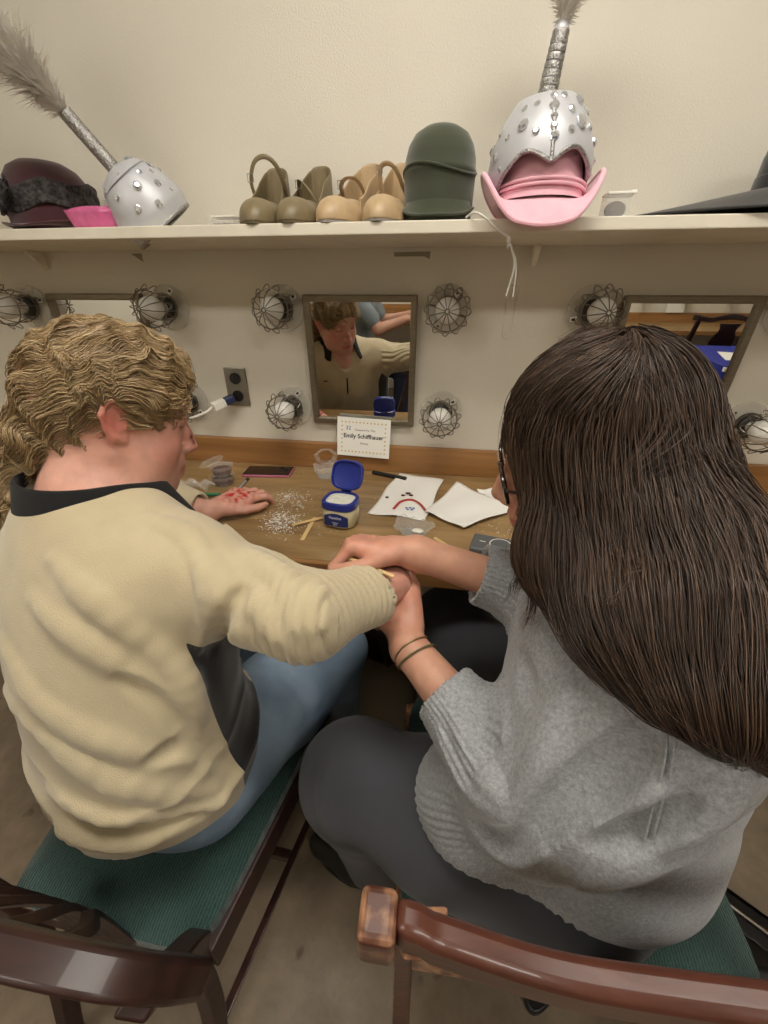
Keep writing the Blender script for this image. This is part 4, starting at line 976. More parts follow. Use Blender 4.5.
def head_field(F, c, M, s=1., full=True):
    c = V3(c); W = lambda x, y, z: c+M@(V3(x, y, z)*s)
    def E(x, y, z, r, k=.02, sub=False, R=None): F.ell(W(x, y, z), V3(r)*s, M if R is None else M@R, k*s, sub)
    E(0, -.012, .037, (.0745, .096, .090), .03)
    E(0, -.05, .005, (.060, .058, .06), .04)
    E(0, .030, -.028, (.060, .060, .078), .03)
    E(0, .030, .045, (.060, .058, .055), .03)                      # forehead
    for q in (-1, 1):
        F.chain([W(q*.055, -.005, -.045), W(q*.046, .030, -.076), W(q*.012, .070, -.094)], [.018*s, .018*s, .017*s], .022*s)
        E(q*.034, .050, -.030, (.030, .030, .032), .022)
    E(0, .072, -.092, (.019, .0165, .0155), .016)
    F.cone(W(-.026, .077, .027), W(.026, .077, .027), .0135*s, None, .018*s)
    for q in (-1, 1): E(q*.0315, .099, .010, (.018, .016, .0125), .014, True)      # sockets
    for q in (-1, 1): E(q*.0315, .0735, .008, (.0150, .0135, .0125), .005)           # closed lids over the eyes
    F.chain([W(0, .084, .016), W(0, .098, -.010), W(0, .109, -.030)], [.0075*s, .0085*s, .0105*s], .012*s)
    for q in (-1, 1): E(q*.0120, .098, -.034, (.0085, .0110, .0080), .006)
    E(0, .085, -.058, (.026, .015, .020), .014)
    for q in (-1, 1):
        F.chain([W(q*.022, .083, -.0655), W(q*.010, .0955, -.0620), W(0, .0975, -.0635)], [.0030*s, .0046*s, .0044*s], .004*s)
        F.chain([W(q*.021, .083, -.0675), W(q*.010, .0935, -.0745), W(0, .0955, -.0755)], [.0030*s, .0052*s, .0056*s], .004*s)
    F.chain([W(-.023, .0885, -.0665), W(0, .1030, -.0685), W(.023, .0885, -.0665)], [.0012*s, .0016*s, .0012*s], .002*s, True)
    for q in (-1, 1):      # ears
        ca, sa = math.cos(q*.45), math.sin(q*.45); R = np.array([[ca, -sa, 0], [sa, ca, 0], [0, 0, 1.]])
        tl = .22; Rt = np.array([[1, 0, 0], [0, math.cos(tl), -math.sin(tl)], [0, math.sin(tl), math.cos(tl)]])
        E(q*.0755, -.010, .002, (.0065, .0165, .0275), .006, R=R@Rt)
        pts = [(.068, .006, .012), (.075, .004, .024), (.083, -.010, .031), (.089, -.024, .024), (.089, -.027, .008), (.084, -.021, -.010), (.078, -.010, -.022), (.071, .001, -.024), (.069, .004, -.014)]
        F.chain([W(q*a, b, e) for a, b, e in pts], [v*s for v in (.0025, .0034, .0038, .0040, .0038, .0036, .0056, .0052, .003)], .0035*s)
        E(q*.0885, -.008, .003, (.0095, .0110, .0165), .004, True, R=R@Rt)
        F.chain([W(q*.079, -.016, .016), W(q*.080, -.0165, .0), W(q*.076, -.008, -.010)], [.0026*s, .003*s, .0026*s], .003*s)
        F.cone(W(q*.071, .004, -.002), W(q*.073, .002, -.006), .0042*s, None, .003*s)
    return W
def hand_field(F, wrist, d, n, side, s=1., curl=(.5, .5, .5, .5), spread=.10, thumb=(.6, .4, .5), tp=None, fl=1.):
    """wrist point, direction d to the knuckles, n = out of the back of the hand, side=+1 when the thumb lies along n x d"""
    w = V3(wrist); d = V3(d)/np.linalg.norm(d); n = V3(n); n = n-d*(n@d); n /= np.linalg.norm(n); t = np.cross(n, d)*side     # towards the thumb
    L = lambda a, b, c: w+(d*a+t*b+n*c)*s
    tips = []
    mc = [(.088, .028), (.092, .008), (.087, -.011), (.079, -.028)]
    F.cone(L(-.02, .002, 0), L(.02, .002, 0), .0245*s, .023*s, .015*s)
    for i, (a, b) in enumerate(mc): F.cone(L(.012, b*.55, 0), L(a*.93, b, .001), .0155*s, .0112*s, .010*s)
    F.ell(L(.045, .020, -.008), V3(.030, .016, .014)*s, np.stack([d, t, n], 1), .010*s)      # thenar
    F.ell(L(.042, -.016, -.006), V3(.034, .014, .013)*s, np.stack([d, t, n], 1), .010*s)
    ph = [(.043, .026, .020), (.047, .030, .021), (.044, .028, .020), (.034, .020, .018)]
    for i, (a, b) in enumerate(mc):
        p = L(a*.93, b, .001); ang = 0; f = (d+t*spread*(1.5-i)*.7); f /= np.linalg.norm(f); r = [.0098, .0086, .0080, .0068][0:4]; sc = [1, 1.03, 1, .86][i]*s
        c = curl[i]; cs = c if hasattr(c, '__len__') else (c, c*1.15, c*.75)
        for j in range(3):
            ang += cs[j]; dv = f*math.cos(ang)-n*math.sin(ang); q = p+dv*ph[i][j]*s*fl
            F.cone(p, q, r[j]*sc, r[j+1]*sc, .0055*s if j == 0 else .002*s); p = q
        tips.append(p)
    # thumb leaves the side of the palm near its base
    p = L(.022, .020, -.004)
    if tp is None: dirs = [(.62, .66, -.35), (.86, .36, -.36), (.93, .12, -.36)]
    else: dirs = tp
    for (v, ln, r0, r1) in zip(dirs, (.040, .032, .026), (.0150, .0112, .0100), (.0112, .0100, .0078)):
        dv = d*v[0]+t*v[1]+n*v[2]; dv /= np.linalg.norm(dv); q = p+dv*ln*s; F.cone(p, q, r0*s, r1*s, .008*s if ln > .035 else .003*s); p = q
    tips.append(p); return tips
def trace_hair(F, seeds, guides, n, step, sig=.03, down=.4, wob=.0, wobf=6., off=.0, seed=0, lift=None, stopz=None, gw=2.5):
    """strands that crawl over the hair volume following guide curves and gravity; returns (S, n, 3)"""
    gp = np.concatenate([g[:-1] for g in guides]); gt = np.concatenate([(g[1:]-g[:-1])/np.linalg.norm(g[1:]-g[:-1], axis=1)[:, None] for g in guides])
    p = seeds.copy(); S = len(p); out = np.zeros((S, n, 3)); r = np.random.RandomState(seed); prev = None
    off = np.broadcast_to(off, (S,)); N1, N2, N3 = [Noise(seed+q, 20, wobf*.5, wobf) for q in (1, 2, 3)]
    for i in range(n):
        d = F.eval(p); g = F.grad(p); tgt = off if lift is None else off+lift*(i/n)
        p = p-g*(d-tgt)[:, None]*.9; out[:, i] = p
        D = ((p[:, None]-gp[None])**2).sum(2); W = np.exp(-D/(2*sig*sig)); v = W@gt*gw+V3(0, 0, -down)
        if wob: v = v/np.maximum(np.linalg.norm(v, axis=1)[:, None], 1e-9)+wob*np.stack([N1(p), N2(p), N3(p)], 1)
        v = v-g*(v*g).sum(1)[:, None]; v /= np.maximum(np.linalg.norm(v, axis=1)[:, None], 1e-9)
        if prev is not None: v = v*.5+prev*.5; v /= np.maximum(np.linalg.norm(v, axis=1)[:, None], 1e-9)
        prev = v; p = p+v*step
    return out
def strand_mesh(name, S, rad, m, parent, cols, taper=True):
    """three-sided tubes for strands (S, n, 3)"""
    n = S.shape[1]; K = len(S); t = np.gradient(S, axis=1); t /= np.maximum(np.linalg.norm(t, axis=2)[..., None], 1e-9)
    ref = np.array([.31, .52, .79]); a = np.cross(t, ref); a /= np.maximum(np.linalg.norm(a, axis=2)[..., None], 1e-9); b = np.cross(t, a)
    pr_ = np.linspace(0, 1, n); w = (1-.75*pr_**3) if taper else np.ones(n); r = (np.broadcast_to(rad, (K,)))[:, None]*w[None]
    V = np.stack([S+(a*math.cos(q)+b*math.sin(q))*r[..., None] for q in (0, 2*pi/3, 4*pi/3)], 2)      # K,n,3,3
    base = (np.arange(K)[:, None, None]*n+np.arange(n-1)[None, :, None])*3; j = np.arange(3)[None, None]; j2 = (j+1) % 3
    Fq = np.stack([base+j, base+j2, base+3+j2, base+3+j], -1).reshape(-1, 4)
    C = np.repeat(np.repeat(cols[:, None, :], n, 1)[:, :, None, :], 3, 2)
    return npmesh(name, V.reshape(-1, 3), Fq, m, parent, 180, C.reshape(-1, 3))
# ================================================================ people
import time as _time
def mat_skin(name):
    m = mat(name, (200, 150, 130), rough=.48, sss=.25, b_scale=260, b_str=.12, b_dist=.0012); attr_color(m)
    nt = m.node_tree; N = nt.nodes; L = nt.links; p = N['Principled BSDF']; a = [q for q in N if q.type == 'ATTRIBUTE'][0]
    tc = N.new('ShaderNodeTexCoord'); n = N.new('ShaderNodeTexNoise'); n.inputs['Scale'].default_value = 55; n.inputs['Detail'].default_value = 4; L.new(tc.outputs['Object'], n.inputs['Vector'])
    r = N.new('ShaderNodeMapRange'); r.inputs[1].default_value = .3; r.inputs[2].default_value = .7; r.inputs[3].default_value = .90; r.inputs[4].default_value = 1.08; L.new(n.outputs['Fac'], r.inputs[0])
    mx = N.new('ShaderNodeMix'); mx.data_type = 'RGBA'; mx.blend_type = 'MULTIPLY'; mx.inputs[0].default_value = 1; L.new(a.outputs['Color'], mx.inputs[6]); L.new(r.outputs[0], mx.inputs[7]); L.new(mx.outputs[2], p.inputs['Base Color'])
    return m
M_skinL = mat_skin('skin_rosy'); M_skinR = mat_skin('skin_warm')
M_fleece = mat('beige_fleece', (188, 174, 143), rough=.95, sheen=.35, n_scale=26, n_amt=.05, b_scale=620, b_str=.55, b_dist=.0016)
M_fblack = mat('black_knit', (20, 20, 21), rough=.9, sheen=.05, b_scale=700, b_str=.4)
def mat_denim():
    m = mat('blue_denim', (98, 128, 160), rough=.85)
    nt = m.node_tree; N = nt.nodes; L = nt.links; p = N['Principled BSDF']; tc = N.new('ShaderNodeTexCoord')
    a = N.new('ShaderNodeTexNoise'); a.inputs['Scale'].default_value = 9; a.inputs['Detail'].default_value = 5; L.new(tc.outputs['Object'], a.inputs['Vector'])
    w1 = N.new('ShaderNodeTexWave'); w1.inputs['Scale'].default_value = 330; w1.inputs['Distortion'].default_value = 1.; L.new(tc.outputs['Object'], w1.inputs['Vector'])
    ad = N.new('ShaderNodeMath'); ad.operation = 'MULTIPLY_ADD'; ad.inputs[1].default_value = .18; L.new(w1.outputs['Fac'], ad.inputs[0]); L.new(a.outputs['Fac'], ad.inputs[2])
    r = N.new('ShaderNodeValToRGB'); r.color_ramp.elements[0].position = .35; r.color_ramp.elements[1].position = .85
    r.color_ramp.elements[0].color = (*lin((96, 118, 142)), 1); r.color_ramp.elements[1].color = (*lin((152, 172, 192)), 1); L.new(ad.outputs[0], r.inputs[0]); L.new(r.outputs[0], p.inputs['Base Color'])
    b = N.new('ShaderNodeBump'); b.inputs['Strength'].default_value = .3; b.inputs['Distance'].default_value = .001; L.new(w1.outputs['Fac'], b.inputs['Height']); L.new(b.outputs[0], p.inputs['Normal']); return m
M_denim = mat_denim()
def mat_grey():
    m = mat('grey_melange_knit', (164, 166, 168), rough=.95, sheen=.3, b_scale=520, b_str=.6, b_dist=.0014)
    nt = m.node_tree; N = nt.nodes; L = nt.links; p = N['Principled BSDF']; tc = N.new('ShaderNodeTexCoord')
    a = N.new('ShaderNodeTexNoise'); a.inputs['Scale'].default_value = 230; a.inputs['Detail'].default_value = 6; a.inputs['Roughness'].default_value = .75; L.new(tc.outputs['Object'], a.inputs['Vector'])
    r = N.new('ShaderNodeValToRGB'); r.color_ramp.elements[0].position = .34; r.color_ramp.elements[1].position = .66
    r.color_ramp.elements[0].color = (*lin((122, 124, 127)), 1); r.color_ramp.elements[1].color = (*lin((166, 168, 170)), 1); L.new(a.outputs['Fac'], r.inputs[0]); L.new(r.outputs[0], p.inputs['Base Color']); return m
M_grey = mat_grey()
M_pants = mat('charcoal_trousers', (60, 61, 67), rough=.85, sheen=.15, n_scale=8, n_amt=.07, b_scale=500, b_str=.2)
M_shoeb = mat('black_shoe', (28, 27, 27), rough=.4)

def foldsA(F, base, lines, sub=False):
    folds(F, base, [(ln, r, a*1.35) if isinstance(l_, tuple) else l_ for l_ in lines for ln, r, a in [l_]], k=.010, sub=sub)
def body_color(V, base, W=None, s=1., blood=None):
    n = Noise(3, 20, 4, 16); b = np.array(lin(base)); C = b[None]*(1+.03*n(V)[:, None]); 
    return C
def blend(C, w, col): return C*(1-w[:, None])+np.array(lin(col))[None]*w[:, None]
def gauss(V, p, r): return np.exp(-((V-V3(p))**2).sum(1)/(r*r))
def cloth_mesh(name, F, h, m, parent, disp=None, mats=None, matfn=None, sm=1, smooth=180):
    V, Q = surface_nets(F, h); V = smooth_mesh(V, Q, sm, .4)
    N = vnormals(V, Q)
    if disp is not None: V = V+N*disp(V, N)[:, None]
    ids = None
    if matfn is not None: ids = matfn(V)
    o = npmesh(name, V, Q, m, parent, smooth)
    if ids is not None:
        a = o.data.attributes.new('panel', 'FLOAT', 'POINT'); a.data.foreach_set('value', ids.astype(np.float32))
    return o

# ---------------------------------------------------------------- person L: blonde, beige fleece
hcL = V3(-.232, -.655, 1.093); HL = headM(math.radians(45), math.radians(19), math.radians(-6)); sL = .95
ca, sa = math.cos(math.radians(25)), math.sin(math.radians(25)); TL = np.array([[ca, sa, 0], [-sa, ca, 0], [0, 0, 1.]])   # columns: right, forward, up
shR, elR, wrR = V3(-.075, -.775, .915), V3(.098, -.833, .920), V3(.180, -.695, .868)
shL, elL, wrL = V3(-.395, -.635, .915), V3(-.46, -.40, .835), V3(*onZ(208, 512, .797))
BL = Field(); WL = head_field(BL, hcL, HL, sL)
BL.chain([WL(0, -.030, -.045), V3(-.248, -.725, .985), V3(-.245, -.74, .94)], [.056, .058, .075], .03)
BL.ell(WL(0, .030, -.078), V3(.050, .050, .034)*sL, HL, .03)
BL.ell(WL(.03, .03, -.05), V3(.034, .040, .04)*sL, HL, .02).ell(WL(-.03, .03, -.05), V3(.034, .040, .04)*sL, HL, .02)
BL.ell((-.235, -.730, .86), (.165, .095, .145), TL, .05).ell((-.225, -.775, .70), (.160, .105, .150), TL, .06).ell((-.21, -.79, .57), (.160, .11, .10), TL, .06)
BL.cone(shR, shL, .050, None, .05)
BL.chain([shR, elR, wrR], [.048, .038, .026], .02)
BL.chain([shL, elL, wrL], [.048, .038, .025], .02)
hipR, knR, anR = V3(-.11, -.79, .54), V3(.020, -.535, .535), V3(.0, -.50, .10)
hipL, knL, anL = V3(-.31, -.74, .54), V3(-.27, -.36, .535), V3(-.27, -.42, .10)
for a, b, c in ((hipR, knR, anR), (hipL, knL, anL)): BL.chain([a, b, c], [.080, .055, .036], .03); BL.chain([c, c+V3(.02, .08, -.05), c+V3(.03, .14, -.065)], [.034, .032, .024], .02)
# hand held by the other person, and the hand resting on the counter
dR = V3(.10, .62, -.52); hand_field(BL, wrR+dR/np.linalg.norm(dR)*.03, dR, (.55, -.45, .55), 1, .93, curl=(.25, .3, .35, .4), thumb=None)
fdir = V3(*onZ(262, 494, .79))-wrL; fdir[2] = .012
hand_field(BL, wrL+fdir/np.linalg.norm(fdir)*.02, fdir, (.10, -.20, 1.), -1, .95, curl=((.20, .60, .5), (.24, .7, .5), (.28, .8, .5), (.34, .9, .5)), spread=.09, tp=[(.80, .55, -.15), (.94, .25, -.10), (.98, .0, -.12)])
_t0 = _time.time()
V, Q = surface_nets(BL, .0026); V = smooth_mesh(V, Q, 1, .35)
X = (V-hcL)@HL/sL                                            # head coordinates
C = body_color(V, (204, 154, 136))
for q in (-1, 1):
    C = blend(C, .55*gauss(X, (q*.045, .065, -.030), .032), (212, 128, 118)); C = blend(C, .85*gauss(X, (q*.085, -.015, .0), .03), (206, 118, 104))
    C = blend(C, .55*gauss(X, (q*.031, .090, .012), .012), (178, 112, 100))
    # brow and lash line
    xq = X*[q, 1, 1]; bl = np.exp(-((xq[:, 2]-.030-.25*(xq[:, 0]-.03)*(xq[:, 0] < .035)-.0)/.0045)**2)*(xq[:, 0] > .014)*(xq[:, 0] < .05)*(xq[:, 1] > .05); C = blend(C, .45*bl, (140, 104, 80))
    la = np.exp(-((xq[:, 2]-.0015+8*(xq[:, 0]-.0315)**2*(-1))/.0018)**2)*(np.abs(xq[:, 0]-.0315) < .0145)*(xq[:, 1] > .072); C = blend(C, .9*la, (70, 46, 40))
C = blend(C, .8*np.exp(-((X[:, 2]+.0685)/.0065)**2)*(np.abs(X[:, 0]) < .025)*(X[:, 1] > .085), (186, 98, 98))
C = blend(C, .35*gauss(X, (0, .115, -.03), .018), (214, 126, 118))
nz = Noise(8, 20, 30, 90)
for (y0, z0, x0) in ((.102, -.006, .006), (.106, -.014, .010), (.110, -.022, .009), (.100, .004, .004), (.108, -.018, .0)):      # blood scratches on the nose bridge
    C = blend(C, np.clip(1.3*gauss(X*[1, 1, .7], (x0, y0, z0*.7), .0036)+.15*nz(V)*gauss(X, (x0, y0, z0), .006), 0, 1), (92, 14, 20))
f_ = fdir/np.linalg.norm(fdir); hc_ = wrL+f_*.075+V3(0, 0, .014)
w = np.clip(1.7*gauss(V*[1, 1, 1], hc_, .030)*(.45+.5*nz(V)), 0, 1)*(V[:, 2] > .79); C = blend(C, w, (178, 26, 30))
w = np.clip(1.3*gauss(V, hc_+f_*.035, .020)*(nz(V)-.3), 0, 1); C = blend(C, w, (150, 30, 34))
C = blend(C, .3*np.clip(gauss(V, wrR, .08), 0, 1), (206, 140, 122))
pL = thing('person', 'blonde person in a beige fleece seen from behind, sitting on the teal chair at left', 'person', (-.21, -.83, 0))
npmesh('body', V, Q, M_skinL, pL, 180, C)
print('bodyL', len(V), _time.time()-_t0)

# fleece
FL = Field()
FL.ell((-.235, -.750, .86), (.205, .128, .155), TL, .05).ell((-.222, -.795, .71), (.192, .140, .175), TL, .07).ell((-.205, -.812, .60), (.186, .145, .115), TL, .07)
FL.chain([shR+V3(-.01, 0, .0), V3(-.245, -.738, .968), shL], [.064, .063, .064], .05)
FL.chain([shR, shR*.45+elR*.55, elR, elR*.35+wrR*.65+V3(0, 0, -.002)], [.069, .050, .0435, .041], .035)
FL.chain([shL, elL, elL*.25+wrL*.75], [.070, .058, .044], .04)
baseL = FL.copy()
foldsA(FL, baseL, [
    ([(214, 560), (222, 600), (216, 640)], .014, .0045), ([(248, 552), (285, 580), (296, 630)], .016, .0035), ([(225, 585), (258, 605), (275, 640)], .013, .003),
    ([(300, 565), (320, 590), (318, 630)], .012, .003),
    ([(30, 600), (90, 650), (170, 700)], .020, .005), ([(50, 560), (110, 615), (180, 672), (200, 720)], .018, .0055),
    ([(5, 690), (60, 750), (140, 790), (215, 790)], .018, .006), ([(10, 740), (50, 790), (130, 818), (220, 800)], .016, .007), ([(20, 780), (70, 825), (150, 838), (225, 815)], .014, .007),
    ([(5, 640), (40, 700), (110, 745), (190, 760)], .018, .005), ([(60, 850), (130, 856), (215, 830), (246, 800)], .012, .005),
    ([(150, 520), (195, 545), (207, 600), (200, 650)], .010, .003)])
foldsA(FL, baseL, [([(215, 650), (228, 615), (245, 590)], .010, .004), ([(150, 760), (190, 745), (225, 765)], .012, .004), ([(5, 760), (60, 805), (140, 828), (215, 808)], .008, .005), ([(120, 680), (160, 705), (195, 745)], .010, .004)], sub=True)
# open neck, cuffs and hem
FL.chain([V3(-.247, -.728, .995), WL(0, -.030, -.045), WL(0, -.03, .03)], [.065, .076, .088], .008, True)
fw = TL[:, 1]; vN = V3(-.245, -.735, 0)
FL.chain([vN+fw*.075+V3(0, 0, 1.0), vN+fw*.125+V3(0, 0, .93), vN+fw*.150+V3(0, 0, .865)], [.050, .030, .006], .006, True)
cdR = wrR-elR; cdR /= np.linalg.norm(cdR); ce = elR*.18+wrR*.82; FL.cone(ce+cdR*.085, ce+cdR*.18, .085, None, .006, True); FL.cone(ce-cdR*.02, wrR+cdR*.02, .036, .034, .004, True)
cdL = wrL-elL; cdL /= np.linalg.norm(cdL); cl = elL*.18+wrL*.82; FL.cone(cl+cdL*.085, cl+cdL*.2, .085, None, .006, True); FL.cone(cl-cdL*.02, wrL, .034, .032, .004, True)
FL.plane((-.2, -.93, .558), (.12, -.30, -1), .012)
FL.ell((-.2, -.80, .49), (.165, .13, .10), TL, .01, True)
fn1 = Noise(21, 30, 4, 9); fn2 = Noise(22, 30, 10, 22); fn3 = Noise(23, 16, 2, 4)
L1 = np.linalg.norm(elR-shR); L2 = np.linalg.norm(wrR-elR)
def sleeve_s(V):
    a = (elR-shR)/L1; t1 = (V-shR)@a; b = (wrR-elR)/L2; t2 = (V-elR)@b; dd = np.linalg.norm(V-elR-np.clip(t2, 0, L2)[:, None]*b, axis=1)
    d1 = np.linalg.norm(V-shR-np.clip(t1, 0, L1)[:, None]*a, axis=1); s = np.where(t2 > 0, L1+t2*1.15, t1); w = np.clip((s-.10)/.08, 0, 1)*(np.minimum(dd, d1) < .075)
    return s, w
def dispL(V, N):
    s, w = sleeve_s(V); ph = 2*pi*s/.0135+1.3*fn1(V)+2.2*np.sin(V[:, 2]*26); ring = (np.abs(np.sin(ph*.5))**.7-.55)*.0056
    lo = np.clip((.73-V[:, 2])/.14, 0, 1)*(V[:, 1] < -.7); hz_ = (1-np.abs(np.sin(V[:, 2]*52+.9*fn3(V)+.6*V[:, 0]*10)))**1.6*.013*lo
    return ring*w+.0017*fn1(V)+.0007*fn2(V)*(1-w)+.0015*fn3(V)+hz_
LPAN = [(205, 642), (207, 700), (222, 735), (239, 765), (262, 780), (290, 720), (290, 650), (262, 640)]
def project(P):
    d = P-CP; z = d@AF; return np.stack([384+CAM_F*(d@AR)/z, 512-CAM_F*(d@AU)/z], 1)
def panelL(c):
    """black side panel under the arm: follows the flank, in body coordinates"""
    L = (c-V3(-.222, -.80, 0))@TL; ang = np.arctan2(L[:, 1]+.01, L[:, 0]); z = c[:, 2]
    s, w = sleeve_s(c); a1 = np.linalg.norm(c-shR-np.clip((c-shR)@(elR-shR)/L1**2, 0, 1)[:, None]*(elR-shR), axis=1)
    fl = (ang > -.62+1.2*(.74-z)*0+np.clip((.62-z)*3, 0, .9)) & (ang < .62) & (z < .90) & (z > .50) & (L[:, 0] > 0) & (a1 > .080)
    flL = (np.abs(pi-np.abs(ang)) < .5) & (z < .84) & (z > .5)
    sl_ = sleeve_s(c)[1]
    ab_ = np.minimum.reduce([ang-PA0, PA1-ang, (.90-z)*4, (z-.50)*4, (a1-.078)*8, L[:, 0]*4, (.5-sl_)])
    return ab_
nt = M_fleece.node_tree; p_ = nt.nodes['Principled BSDF']; src_ = p_.inputs['Base Color'].links[0].from_socket
at = nt.nodes.new('ShaderNodeAttribute'); at.attribute_name = 'panel'; gt_ = nt.nodes.new('ShaderNodeMath'); gt_.operation = 'GREATER_THAN'; gt_.inputs[1].default_value = 0
mx_ = nt.nodes.new('ShaderNodeMix'); mx_.data_type = 'RGBA'; nt.links.new(at.outputs['Fac'], gt_.inputs[0]); nt.links.new(gt_.outputs[0], mx_.inputs[0]); nt.links.new(src_, mx_.inputs[6]); mx_.inputs[7].default_value = (*lin((24, 24, 25)), 1); nt.links.new(mx_.outputs[2], p_.inputs['Base Color'])
PA0, PA1 = .19, .95
for uv in ((205, 645), (207, 700), (222, 735), (240, 768), (262, 778), (278, 700), (275, 675)):
    h_ = FL.hit(*uv)
    if h_ is not None: l_ = (h_-V3(-.222, -.80, 0))@TL; print('panel', uv, h_, math.atan2(l_[1]+.01, l_[0]))
o = cloth_mesh('fleece_pullover', FL, .0040, M_fleece, pL, dispL, None, panelL)
print('fleece', _time.time()-_t0)
# collar: black stand collar opening into wings at the throat
def collar(u, v):
    a = 2*pi*(.085+.83*u)          # 0 = front centre
    ax_ = WL(0, -.03, -.03)-V3(-.247, -.728, .985); ax_ = ax_/np.linalg.norm(ax_)
    z_ = TL[:, 2]*.65+ax_*.35; z_ /= np.linalg.norm(z_); r_ = TL[:, 0]; f = np.cross(z_, r_)
    front = math.exp(-((1-abs(2*u-1))/.22)**2)
    rad = .074-.010*v+.028*front*(1-v)+.012*front; 
    p = V3(-.247, -.733, .984)-f*.004+(f*math.cos(a)*1.05+r_*math.sin(a)*1.1)*rad+z_*(.050*v-.030*front*(1-v*.4))+fw*.02*front
    return tuple(p)
b = MB(); b.grid(collar, 72, 8); b.build('black_collar', M_fblack, pL, solid=.006, sub=1, smooth=180)
b = MB()
zp = [vN+fw*(.142+.004*k/8)+V3(.0, 0, .868-.10*k/8) for k in range(9)]
zp = [baseL.grad(V3(p)[None])[0]*0+p for p in zp]
zz = []
for p in zp:
    q = p+fw*.08
    for _ in range(60):
        d = baseL.eval(q[None])[0]
        if d < .003: break
        q = q-fw*d*.8
    zz.append(q)
b.tube(zz, .003, 6); b.build('zip', M_fblack, pL)
# small embroidered mark on the chest
mk = vN+fw*.2+TL[:, 0]*(-.085)+V3(0, 0, .86)
for _ in range(60):
    d = baseL.eval(mk[None])[0]
    if d < .003: break
    mk = mk-fw*d*.8
b = MB(); FM = frame(mk, tuple(fw), tuple(TL[:, 0]))
for k in range(5): b.box((-.014+.0055*k, 0, .0015), (.0035, .006, .002), FM)
b.box((.018, 0, .0015), (.007, .008, .002), FM); b.build('chest_mark', M_fblack, pL, smooth=0)

# jeans
JL = Field()
JL.ell((-.205, -.800, .553), (.178, .143, .103), TL, .04)
JL.chain([hipR+V3(0, -.02, 0), hipR*.5+knR*.5, knR, anR+V3(0, 0, .02)], [.100, .090, .074, .062], .04).chain([hipL, hipL*.5+knL*.5, knL, anL+V3(0, 0, .02)], [.100, .088, .074, .062], .04)
JL.plane((-.2, -.9, .462), (0, 0, -1), .02) if False else None
bJ = JL.copy()
folds(JL, bJ, [([(262, 800), (285, 770), (300, 730)], .010, .004), ([(282, 690), (300, 720), (296, 760)], .012, .005), ([(290, 672), (318, 700), (312, 740)], .012, .004), ([(235, 830), (268, 808), (285, 790)], .010, .003)])
for c_ in (anR, anL): JL.cone(c_+V3(0, 0, -.04), c_+V3(0, 0, -.12), .075, None, .004, True)
jn = Noise(31, 30, 4, 12)
cloth_mesh('jeans', JL, .0045, M_denim, pL, lambda V, N: .0018*jn(V))
# pocket seams on the jeans
b = MB()
for ln in ([(176, 866), (205, 850), (226, 838), (248, 820)], [(238, 812), (248, 822), (262, 832)], [(246, 804), (257, 815), (270, 823)]):
    P = [bJ.hit(u, v) for u, v in ln]; P = [p for p in P if p is not None]
    if len(P) > 2: b.tube([Vector(p) for p in spline(P, 20)], .0022, 6)
if b.v: b.build('pocket_seams', mat('denim_seam', (132, 158, 186), rough=.9), pL)
def shoe_pair(parent, ans, dirs, m, m2, nm='shoe'):
    for c, d in zip(ans, dirs):
        d = V3(*d); d /= np.linalg.norm(d); S = Field(); z0 = .0
        S.chain([V3(c[0], c[1], .055)-d*.02, V3(c[0], c[1], .045)+d*.06, V3(c[0], c[1], .034)+d*.15], [.046, .042, .034], .03); S.cone(V3(c[0], c[1], .06), V3(c[0], c[1], .105), .046, .042, .02); S.plane((0, 0, .004), (0, 0, -1), .003)
        V, Q = surface_nets(S, .005); sh_ = npmesh(nm, V, Q, m, parent)
        b = MB(); n_ = 28; fx = V3(-d[1], d[0], 0)
        P = []
        for k in range(n_):
            a = 2*pi*k/n_; L_ = .12*math.cos(a); w_ = .043*math.sin(a)*(1 if L_ > 0 else .88); q = V3(c[0], c[1], 0)+d*(.055+L_)+fx*w_; P.append((q[0], q[1]))
        b.prism(P, .0, .018); b.build('sole', m2, sh_, bevel=.003)
M_snk = mat('white_rubber', (210, 208, 200), rough=.6)
shoe_pair(pL, [anR, anL], [(.2, 1, 0), (0, 1, 0)], M_shoeb, M_snk)

# ---- blonde hair
HB = Field(); Wl = WL
HB.ell(Wl(0, -.008, .041), V3(.0825, .0985, .0895)*sL, HL, .02)
HB.ell(Wl(0, -.055, .0), V3(.062, .046, .07)*sL, HL, .03)
HB.ell(Wl(0, .028, .058), V3(.072, .070, .066)*sL, HL, .02)
HB.chain([Wl(0, -.070, -.02), Wl(-.005, -.088, -.055)], [.036, .030], .03)
tail = [Wl(-.005, -.085, -.045), onD(40, 440, .585), onD(26, 474, .575), onD(12, 505, .565), onD(-12, 532, .56)]
HBt = Field(); HBt.chain(tail, [.030, .030, .031, .028, .020], .02)
HB2 = HB.copy(); HB2.P += HBt.P
